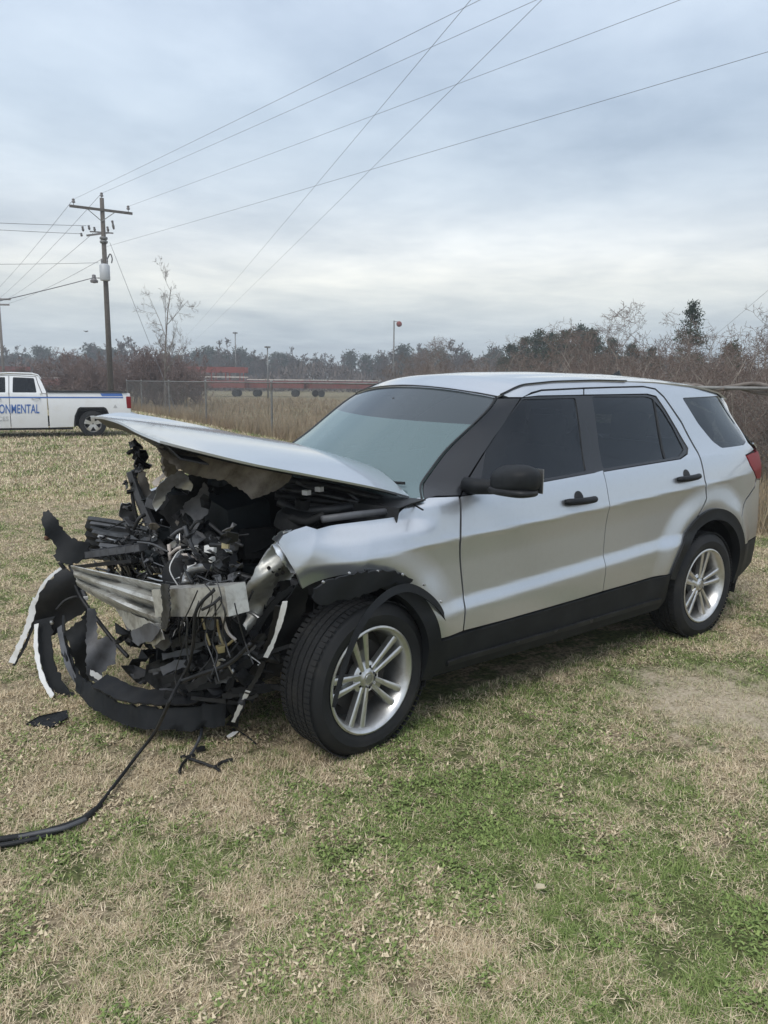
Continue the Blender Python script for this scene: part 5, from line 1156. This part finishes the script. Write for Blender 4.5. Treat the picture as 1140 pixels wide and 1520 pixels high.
# ================================================================ trees
def grow(seed, H, stems=1, spread=.35, depth=4, kids=(3, 5), droop=0., r0=.09, ratio=.58, wig=.18, lean=0.1, bare_low=.25, up_pull=.12):
    """bare woody plant: list of segments with radii and branching order"""
    g = random.Random(seed); seg = []
    def branch(p, d, L, r, lev):
        n = 5 if lev == 0 else (4 if lev < 3 else 3); pts = [p]; dd = d
        for i in range(n):
            dd = dd+np.array([g.gauss(0, wig), g.gauss(0, wig), g.gauss(0, wig)*.6+up_pull-droop*lev*.1]); dd = dd/np.linalg.norm(dd); q = pts[-1]+dd*L/n
            if q[2] < .03: q[2] = .03
            ra, rb = r*(1-.75*i/n), r*(1-.75*(i+1)/n); seg.append((pts[-1], q, ra, rb, lev)); pts.append(q)
        if lev < depth:
            k = g.randint(*kids)+(3 if lev == 0 else 0)
            for j in range(k):
                t = g.uniform(bare_low if lev == 0 else .15, 1.0); i = min(n-1, int(t*n)); f = t*n-i; bp = pts[i]*(1-f)+pts[i+1]*f
                ax = pts[i+1]-pts[i]; ax = ax/np.linalg.norm(ax); rv = np.array([g.gauss(0, 1) for _ in range(3)]); rv -= ax*np.dot(rv, ax); rv /= np.linalg.norm(rv)
                an = g.uniform(.45, 1.1)*(spread/.35)**.5; nd = ax*math.cos(an)+rv*math.sin(an); branch(bp, nd, L*ratio*g.uniform(.65, 1.15)*(1-.35*t if lev == 0 else 1), max(.0022, r*(1-.75*t)*.62), lev+1)
    for s in range(stems):
        a = g.uniform(0, 6.28); ln = lean*g.uniform(.3, 1.4) if stems > 1 else lean*.3
        d = np.array([math.cos(a)*ln, math.sin(a)*ln, 1.0]); d /= np.linalg.norm(d); off = np.array([math.cos(a), math.sin(a), 0])*(.05+.12*spread)*(stems > 1)*g.uniform(.3, 2)
        branch(off, d, H*g.uniform(.72, 1.0), r0*g.uniform(.7, 1.1), 0)
    return seg
def woody(name, seg, split, mats, rmin=0.0):
    """thing > trunk, crown (fine twigs are too many to tell apart)"""
    root = bpy.data.objects.new(name, None); COL.objects.link(root)
    for nm, mm, sel in (('trunk', mats[0], [s for s in seg if s[4] < split]), ('crown', mats[1], [s for s in seg if s[4] >= split])):
        if not sel: continue
        P0 = np.array([s[0] for s in sel]); P1 = np.array([s[1] for s in sel]); ra = np.maximum(rmin, np.array([s[2] for s in sel])); rb = np.maximum(rmin*.8, np.array([s[3] for s in sel]))
        o = fast_mesh(nm, prisms(P0, P1, ra, rb), 4, mm, None); o.parent = root
        if nm == 'crown': o['kind'] = 'stuff'
    return root
def put(root, loc, rz=0, sc=1.0): root.location = tuple(float(v) for v in loc); root.rotation_euler = (0, 0, rz); root.scale = (sc, sc, sc) if not hasattr(sc, '__len__') else sc
# the lone bare tree by the utility pole
q = gnd(243, 41); bt = woody('bare_tree', grow(14, 8.9, 1, .40, 4, (5, 6), r0=.11, ratio=.44, wig=.06, bare_low=.22, up_pull=.07), 2, ('bark_grey', 'bark_grey'), .0065)
put(bt, q, 1.0, (.62, .62, .83)); tag(bt, 'lone leafless young tree rising beside the utility pole', 'tree')
# reddish leafless brush behind the pickup
protos = [woody('brush', grow(30+i, 3.3, 14, .6, 4, (3, 4), r0=.03, ratio=.5, wig=.22, lean=.5, bare_low=.1), 2, ('twig_red', 'twig_red'), .012) for i in range(3)]
def scatter_copies(protos, spots, group, label, cat, base=0):
    used = [False]*len(protos)
    for i, (loc, rz, sc, k) in enumerate(spots):
        o = protos[k] if not used[k] else copy_tree(protos[k]); used[k] = True
        put(o, loc, rz, sc); tag(o, label, cat, group)
    for k, u in enumerate(used):
        if not u:
            for c in [x for x in bpy.data.objects if x.parent == protos[k]]: bpy.data.objects.remove(c)
            bpy.data.objects.remove(protos[k])
g2 = random.Random(3)
scatter_copies(protos, [(gnd(px+g2.uniform(-6, 6), D), g2.uniform(0, 6), sc, i % 3) for i, (px, D, sc) in enumerate(((45, 54, .85), (95, 52, 1.0), (120, 58, .9), (140, 50, .9), (165, 55, .95), (188, 50, .92), (210, 53, 1.0), (232, 50, 1.05), (252, 50, 1.0), (272, 52, .85), (225, 60, 1.05), (290, 56, .8), (-40, 55, .9), (-110, 56, 1.0)))], 'reddish brush behind the pickup', 'reddish leafless brush growing behind the white pickup', 'shrub')
# grey thicket behind the fence on the right
protos = [woody('thicket_shrub', grow(60+i, 3.2, 8, .7, 4, (3, 4), r0=.030, ratio=.52, wig=.26, lean=.6, droop=.35, bare_low=.1), 2, ('twig_pale', 'twig_brown'), .0045) for i in range(4)]
sp = []
for px, D, sc in ((700, 24, .72), (760, 22, .75), (820, 21, .78), (870, 20, .82), (915, 19, .85), (955, 17.5, .85), (995, 16.5, .75), (1035, 15.5, .72), (1075, 14.5, .70), (1110, 13.6, .66), (1150, 13.0, .64), (1200, 12.5, .7), (1260, 12, .7), (640, 27, .72), (590, 30, .7), (840, 26, .95), (900, 25, 1.05), (960, 24, .92), (1020, 22, 1.0), (1080, 20, 1.0), (1130, 19, .98), (780, 30, .95), (720, 33, .95), (1190, 18, .85), (660, 36, .9), (690, 40, 1.1), (740, 42, 1.15), (640, 45, 1.1), (600, 48, 1.1), (710, 50, 1.25), (670, 55, 1.25), (625, 58, 1.3), (1050, 28, 1.15), (1100, 26, 1.15), (985, 30, 1.15), (925, 33, 1.15), (870, 34, 1.15), (1150, 24, 1.1)):
    sp.append((gnd(px+g2.uniform(-12, 12), D), g2.uniform(0, 6), sc*g2.uniform(.9, 1.1), g2.randrange(4)))
scatter_copies(protos, sp, 'grey thicket behind the fence', 'grey-brown leafless thicket shrub tangled behind the chain-link fence', 'shrub')
for o_ in [x for x in bpy.data.objects if x.get('group') == 'grey thicket behind the fence']:
    if np.dot(np.array(o_.location)-fence_pt(10), FNRM) > 6.0: tag(o_, 'leafless grey shrub in the back of the thicket, well behind the fence', 'shrub', 'back of the thicket')
# vines along the top rail
for k in range(7):
    d0 = (6.0, 6.9, 7.8, 8.6, 9.4, 10.2, 11.5)[k]; P = [fence_pt(d0+.22*i)+up*(FH+g2.gauss(0, .035))+FNRM*g2.gauss(.03, .03) for i in range(9)]
    o = MB().tube(spline(P, 4), [.026]*33, 6).build('vine', 'bark_grey', None, 180); tag(o, 'dead woody vine lying along the top rail of the fence', 'vine', 'vines on the fence rail')
for k in range(10):
    d0 = g2.uniform(6.4, 10.5); P = [fence_pt(d0)+FNRM*.08]; z = 0
    for i in range(6): P.append(P[-1]+FDIR*g2.gauss(0, .12)+up*g2.uniform(.2, .38)+FNRM*g2.gauss(0, .05))
    o = MB().tube(spline(P, 4), list(np.linspace(.014, .005, 25)), 5).build('vine', 'twig_pale', None, 180); tag(o, 'pale bare vine stem climbing the fence mesh', 'vine', 'vines climbing the fence')
# ---- pines
def pine(name, seed, H, W, clumps, per, size, leafm, barkm='bark_grey', crown0=.25, r0=.14):
    g = np.random.default_rng(seed); root = bpy.data.objects.new(name, None); COL.objects.link(root)
    P = [(g.normal(0, .01*H)*(z > 0), g.normal(0, .01*H)*(z > 0), z) for z in np.linspace(0, H*.96, 7)]; tr = MB(); tr.tube(P, list(np.linspace(r0, .02, 7)), 6); t_ = tr.build('trunk', barkm, None, 180); t_.parent = root
    C = []; lim = []
    for i in range(clumps):
        t = g.uniform(0, 1)**.85; z = H*(crown0+(1-crown0)*t); w = W*(1-t)**.75*(.35+.65*min(1, t*5+.3)); a = g.uniform(0, 6.283); r = w*g.uniform(.35, 1.0)
        c = np.array([math.cos(a)*r, math.sin(a)*r, z-.10*r+g.normal(0, .02*H)]); C.append(c); lim.append((np.array([0, 0, z-.25*r]), c))
    C = np.array(C); n = clumps*per; cen = np.repeat(C, per, 0); sc = np.array([1, 1, .55])
    p = cen+g.normal(0, 1, (n, 3))*sc*size*1.5; d = g.normal(0, 1, (n, 3)); d /= np.linalg.norm(d, axis=1, keepdims=True); e = np.cross(d, g.normal(0, 1, (n, 3))); e /= np.linalg.norm(e, axis=1, keepdims=True)
    V = np.empty((n, 3, 3)); L = size*g.uniform(.6, 1.5, n)[:, None]; V[:, 0] = p-e*L*.28; V[:, 1] = p+e*L*.28; V[:, 2] = p+d*L
    o = fast_mesh('crown', V.reshape(-1, 3), 3, leafm, None); o.parent = root; o['kind'] = 'stuff'
    A = np.array([l[0] for l in lim]); B = np.array([l[1] for l in lim]); o = fast_mesh('limbs', prisms(A, B, np.full(len(A), r0*.18), np.full(len(A), r0*.07)), 4, barkm, None); o.parent = root; o['kind'] = 'stuff'
    return root
pn = pine('pine_tree', 2, 5.5, 1.6, 120, 42, .085, 'pine_needles', crown0=.18); put(pn, gnd(1020, 37), .3); tag(pn, 'tall dark pointed evergreen standing above the grey thicket', 'tree')
pn = pine('pine_tree', 9, 3.3, 1.3, 70, 45, .10, 'pine_needles', crown0=.1); put(pn, gnd(1082, 31), .3); tag(pn, 'low dark evergreen half hidden in the thicket beside the tall pointed one', 'tree')
protos = [pine('pine_tree', 20+i, 6.6, 2.6, 120, 50, .17, 'pine_needles', crown0=.15) for i in range(3)]
sp = [(gnd(px, D), g2.uniform(0, 6), sc*g2.uniform(.92, 1.08), i % 3) for i, (px, D, sc) in enumerate(((758, 72, .85), (778, 75, .9), (798, 70, .9), (818, 74, .95), (838, 68, .93), (858, 72, .98), (876, 70, .98), (905, 78, .9), (745, 80, .7), (935, 75, .8), (965, 72, .8)))]
scatter_copies(protos, sp, 'evergreen belt behind the thicket', 'dark bushy evergreen in the belt behind the grey thicket', 'tree')
# ---- distant wood along the horizon
protos = [pine('far_pine', 40+i, 11.0, 3.6, 70, 34, .6, 'far_needles', crown0=.12, r0=.2) for i in range(4)]; sp = []; i = 0
for px in np.arange(-420, 1600, 8.5):
    D = g2.uniform(175, 215); t = .5+.5*math.sin(px*.021)+g2.uniform(-.4, .4)
    if px > 480: D *= .92
    if t > .30: sp.append((gnd(px+g2.uniform(-6, 6), D), g2.uniform(0, 6), g2.uniform(.55, .85), g2.randrange(4)))
scatter_copies(protos, sp, 'pines of the distant wood', 'distant pine in the wood along the horizon', 'tree')
protos = [woody('far_bare_tree', grow(80+i, 10.0, 2, .5, 4, (4, 5), r0=.16, ratio=.47, wig=.14, bare_low=.15, lean=.2), 1, ('far_twigs', 'far_twigs'), .06) for i in range(4)]; sp = []
for px in np.arange(-420, 1600, 7.5):
    D = g2.uniform(140, 210); sp.append((gnd(px+g2.uniform(-6, 6), D), g2.uniform(0, 6), g2.uniform(.5, .8), g2.randrange(4)))
scatter_copies(protos, sp, 'bare trees of the distant wood', 'distant leafless grey tree in the wood along the horizon', 'tree')
# undergrowth that closes the foot of the wood
n = 40000; px = rng.uniform(-450, 1600, n); D = rng.uniform(135, 170, n); t = (px-570)/CAM_F
P = np.array([CAM_O[0], CAM_O[1], 0])+FWD*D[:, None]+RGT*(t*D)[:, None]; P[:, 2] = rng.uniform(0, 1.0, n)**1.3*(3.6+1.4*np.sin(px*.03))
o = blades('undergrowth', P, rng.uniform(.5, 1.6, n), rng.uniform(.08, .22, n), rng.uniform(0, 1.2, n), 'far_twigs', np.ones((n, 3))*.5); tag(o, 'brown undergrowth closing the foot of the distant wood', 'undergrowth', kind='stuff')
# ================================================================ red steel wagons across the field
def wagon(px0, px1, D, label, high, D1=None):
    a = gnd(px0, D); b = gnd(px1, D1 or D); L_ = np.linalg.norm(b-a); d = (b-a)/L_; s = np.array([-d[1], d[0], 0.]); root = thing('flat_wagon', label, 'wagon', (a+b)/2, 'red wagons across the field')
    q = MB(); q.bar(a+up*1.40, b+up*1.40, 2.4, .8); q.build('deck', 'red_steel', root)
    k = 2
    for i in range(k):
        p = a+(b-a)*(.16 if i == 0 else .84)
        for off in (-1.0, 1.0):
            w = MB(); w.lathe([(0, .12), (.26, .12), (.40, .10), (.40, -.10), (0, -.12)], p+s*off+up*.40, s, 14); w.build('wheel', 'rubber', root, 40)
    if high:
        for off in (-1.15, 1.15):
            q = MB(); q.bar(a+s*off+up*3.0, b+s*off+up*3.0, .12, .62); q.build('side_panel', 'red_steel', root)
            q = MB(); q.bar(a+s*off+up*2.2, b+s*off+up*2.2, .08, .10); q.build('rail', 'pale_steel', root)
            for i in range(int(L_/1.6)+1):
                p = a+d*min(L_, i*1.6)+s*off; q = MB(); q.bar(p+up*1.6, p+up*2.7, .10, .10, d); q.build('stake', 'red_steel', root)
    else:
        for off in (-1.15, 1.15):
            q = MB(); q.bar(a+s*off+up*1.95, b+s*off+up*1.95, .08, .10); q.build('rail', 'pale_steel', root)
            for i in range(int(L_/2.2)+1):
                p = a+d*min(L_, i*2.2)+s*off; q = MB(); q.bar(p+up*1.6, p+up*2.0, .08, .08, d); q.build('stake', 'red_steel', root)
wagon(276, 366, 88, 'red wagon with high slatted sides beyond the fence by the bare tree', True)
wagon(369, 452, 90, 'low red flat wagon between the high-sided wagon and the longest one', False)
wagon(455, 560, 90, 'longest low red flat wagon, seen beyond the fence beside the windscreen', False, 94)
wagon(-60, 45, 96, 'red flat wagon showing above the pickup cab', True, 100); wagon(52, 128, 98, 'low red flat wagon showing behind the pickup bed', False)
# ================================================================ poles
def lamp_post(px, py_top, D, label, ball=False):
    t = atD(px, py_top, D); b = np.array([t[0], t[1], 0]); root = thing('marker_pole' if ball else 'lamp_post', label, 'pole', b)
    q = MB(); q.tube([b, t], [.09, .06], 8); q.build('pole', 'galvanised', root, 180)
    if ball:
        c = atD(592.5, 481, D); q = MB(); q.lathe([(0, -.26), (.13, -.225), (.225, -.13), (.26, 0), (.225, .13), (.13, .225), (0, .26)], c, (0, 0, 1), 14); q.build('ball', 'red_steel', root, 180); q = MB(); q.bar(np.array([t[0], t[1], c[2]+.22]), c+up*.22, .04, .04); q.build('arm', 'galvanised', root)
    else:
        q = MB(); q.box(t+np.array([0, 0, -.02]), (.5, .4, .16)); q.build('lamp_head', 'galvanised', root)
lamp_post(349, 494, 100, 'slim grey lamp post rising from the high-sided red wagon'); lamp_post(397, 515, 80, 'grey lamp post in front of the red wagons'); lamp_post(585, 476, 70, 'thin pole carrying a dark red ball above the SUV roof', True)
# ---- utility pole
PD = 43.0; top = atD(151, 294, PD); base = np.array([top[0], top[1], 0.0])
pole = thing('utility_pole', 'wooden utility pole with crossarm and grey transformer beside the bare tree', 'utility pole', base)
q = MB(); q.tube([base, base+(top-base)*.5, top], [.17, .145, .115], 12); q.build('mast', 'wood_pole', pole, 180)
armv = RGT*1.42+FWD*.92; ac_ = base*np.array([1, 1, 0])+up*atD(152, 311.5, PD)[2]; aL, aR_ = ac_-armv, ac_+armv
q = MB(); q.bar(aL-FWD*.12, aR_-FWD*.12, .10, .13); q.build('crossarm', 'wood_pole', pole)
ax = armv/np.linalg.norm(armv)
for s in (-1, 1): q = MB(); q.bar(ac_+ax*s*.75-FWD*.17-up*.05, ac_-up*.62-FWD*.17, .04, .02, FWD); q.build('arm_brace', 'galvanised', pole)
ins = {}
def insulator(key, p, par=None):
    q = MB(); q.tube([p, p+up*.12], .018, 6); q.build('insulator_pin', 'galvanised', pole); q = MB(); q.lathe([(0, .36), (.06, .34), (.085, .28), (.06, .24), (.10, .19), (.10, .15), (.04, .12), (0, .12)], p, (0, 0, 1), 12); q.build('insulator', 'porcelain', pole, 60); ins[key] = p+up*.30
insulator('L', aL+ax*.22-FWD*.12+up*.06); insulator('R', aR_-ax*.22-FWD*.12+up*.06); insulator('T', top-up*.05)
zm = atD(153, 345, PD)[2]; mid = base+up*zm
q = MB(); q.bar(mid-RGT*.95-up*.12, mid+RGT*.30+up*.05, .09, .09, FWD); q.build('cutout_bracket', 'porcelain', pole); q = MB(); q.bar(mid-RGT*.75+up*.10, mid+RGT*.55+up*.02, .07, .07, FWD); q.build('cutout_bracket', 'porcelain', pole)
for dx, dz, ln_2 in ((-1.1, .18, .3), (-.75, .26, .28), (.62, .30, .5), (.30, .18, .3), (-1.2, -.10, .22), (-.45, .2, .25)):
    q = MB(); q.lathe([(0, ln_2), (.07, ln_2-.03), (.05, ln_2*.6), (.075, ln_2*.4), (.05, .03), (0, 0)], mid+RGT*dx+up*(dz-.1)-FWD*.05, (.2, .1, 1), 10); q.build('fuse_cutout', 'porcelain', pole, 60)
for dz in (-.35, -.55): q = MB(); q.lathe([(.15, 0), (.22, .05), (.22, .14), (.15, .18)], mid+up*dz, (0, 0, 1), 12); q.build('collar', 'galvanised', pole, 60)
tz = atD(157, 404, PD)[2]; tc_ = base+up*(tz-.42)-FWD*.36+RGT*.10; q = MB(); q.lathe([(0, .92), (.20, .90), (.28, .82), (.28, .06), (.25, 0), (0, 0)], tc_, (0, 0, 1), 20); tr_ = q.build('transformer', 'transformer_grey', pole, 50)
for dx in (-.14, .16): q = MB(); q.lathe([(0, .34), (.04, .32), (.06, .2), (.045, .1), (.06, 0)], tc_+up*.86+RGT*dx, (0, 0, 1), 8); q.build('bushing', 'porcelain', tr_, 60)
q = MB(); q.tube(spline([tc_+up*1.15+RGT*.16, tc_+up*1.45+RGT*.35, tc_+up*1.2+RGT*.45, tc_+up*.95+RGT*.40], 5), .035, 6); q.build('jumper', 'wire', tr_, 180)
lz = atD(141, 413, PD)[2]; lc = base+up*lz-RGT*.62-FWD*.1; q = MB(); q.lathe([(0, .30), (.10, .26), (.12, .05), (.22, -.05), (.20, -.16), (0, -.2)], lc, (0, 0, 1), 14); q.tube([lc+up*.1, base+up*(lz+.1)], .03, 6); q.build('area_lamp', 'porcelain', pole, 50)
# far pole at the left
t2 = atD(-3, 436, 95); b2 = np.array([t2[0], t2[1], 0]); p2 = thing('utility_pole', 'far wooden utility pole with two crossarms behind the pickup cab', 'utility pole', b2)
q = MB(); q.tube([b2, t2], [.20, .14], 10); q.build('mast', 'bark_grey', p2, 180)
far_arm = {}
for py, hw in ((444, 1.5), (452, 1.3)):
    z = atD(0, py, 95)[2]; c = b2+up*z; q = MB(); q.bar(c-RGT*hw, c+RGT*hw, .16, .2); q.build('crossarm', 'bark_grey', p2); far_arm[py] = c
# ---- wires
def wire(p, q_, label, sag=0.3, r0=.012, ext=0.0, group='overhead wires'):
    p = np.asarray(p, float); q_ = np.asarray(q_, float); d = q_-p; q_ = q_+d*ext
    P = [p+(q_-p)*t-up*sag*4*t*(1-t) for t in np.linspace(0, 1, 25)]
    o = MB().tube(P, r0, 5).build('power_line', 'wire', None, 180); tag(o, label, 'power line', group); return o
pl = 'thin overhead power line leaving the crossarm of the utility pole and rising over the SUV'
wire(ins['L'], onZ(693, 0, ins['L'][2]-.3), pl, .15, .006, 1.2); wire(ins['T'], onZ(776, 0, ins['T'][2]-.3), pl, .15, .006, 1.2); wire(ins['R'], onZ(984, 0, ins['R'][2]-.3), pl, .15, .006, 1.2)
wire(base+up*atD(160, 364, PD)[2]+RGT*.15, onZ(1140, 68, atD(160, 364, PD)[2]-.3), 'lower neutral line running from the utility pole across the sky over the SUV roof', .12, .006, 1.0)
for a_, b_ in (((272, 503), (693, 0)), ((281, 512), (798, 0))):
    A = onZ(*b_, 11.0); B = onZ(*a_, 9.0); wire(A+(A-B)/np.linalg.norm(A-B)*14, B, 'steep overhead line crossing the others and falling behind the bare tree', .3, .0065, .03, 'steep pair of lines')
fa = far_arm[444]; fb_ = far_arm[452]
for s_, e_ in ((ins['L'], fa-RGT*1.2), (ins['T'], fa+RGT*.2), (mid-RGT*.6, fa+RGT*1.3), (base+up*atD(157, 380, PD)[2], fb_+RGT*1.2)): wire(s_, e_+up*.15, 'thin line stepping down from the utility pole to the far pole', .25, .011, 0, 'lines between the two poles')
for (y0, y1, x1, sg, rr) in ((324, 335, 128, .1, .012), (334, 347, 122, .1, .012), (382, 390, 146, .15, .010), (430, 412, 140, .25, .022)):
    wire(atD(x1, y1, PD), atD(-60, y0+(y0-y1)*.4, PD-6), 'service wire leaving the utility pole above the pickup cab', sg*4, rr, 3.5, 'wires over the pickup cab')
g0 = atD(163, 360, PD); an_ = gnd(262, PD-4); wire(g0, an_, 'steel guy wire slanting from the utility pole to the ground', 0, .012, 0, 'guy wires')
A, B = atD(1092, 472, 60), atD(1140, 431, 52); wire(A-(B-A)*.8, B+(B-A)*9, 'line rising out of the thicket beside the tall pointed evergreen', .0, .010, 0, 'line over the thicket')
# a bird far off over the trees
c = atD(127.5, 492, 60); bd = MB(); bd.sheet([[c+RGT*(u*.16)+up*(.05*abs(u)-.02*v)+FWD*(.06*v) for v in (-1, 0, 1)] for u in (-1, -.5, 0, .5, 1)], .02); bd.lathe([(0, -.12), (.05, -.05), (.06, .02), (.03, .10), (0, .13)], c, FWD, 8); tag(bd.build('bird', 'wire', None, 40), 'small dark bird in the air left of the utility pole', 'bird')
# ================================================================ the air: faint haze
hz = bpy.data.materials.new('haze_air'); hz.use_nodes = True; nt = hz.node_tree; nt.nodes.remove(nt.nodes['Principled BSDF']); pv = nt.nodes.new('ShaderNodeVolumePrincipled'); pv.inputs['Density'].default_value = .0018; pv.inputs['Color'].default_value = (.86, .90, .95, 1); pv.inputs['Anisotropy'].default_value = .2
nt.links.new(pv.outputs[0], nt.nodes['Material Output'].inputs['Volume']); MATS['haze_air'] = hz
HZ = MB(); c0 = np.array([CAM_O[0], CAM_O[1], 0])+FWD*60
HZ.box((c0[0], c0[1], 9.0), (560, 560, 20.2)); tag(HZ.build('haze', 'haze_air', None), 'thin grey winter haze in the air over the field', 'haze', kind='stuff')
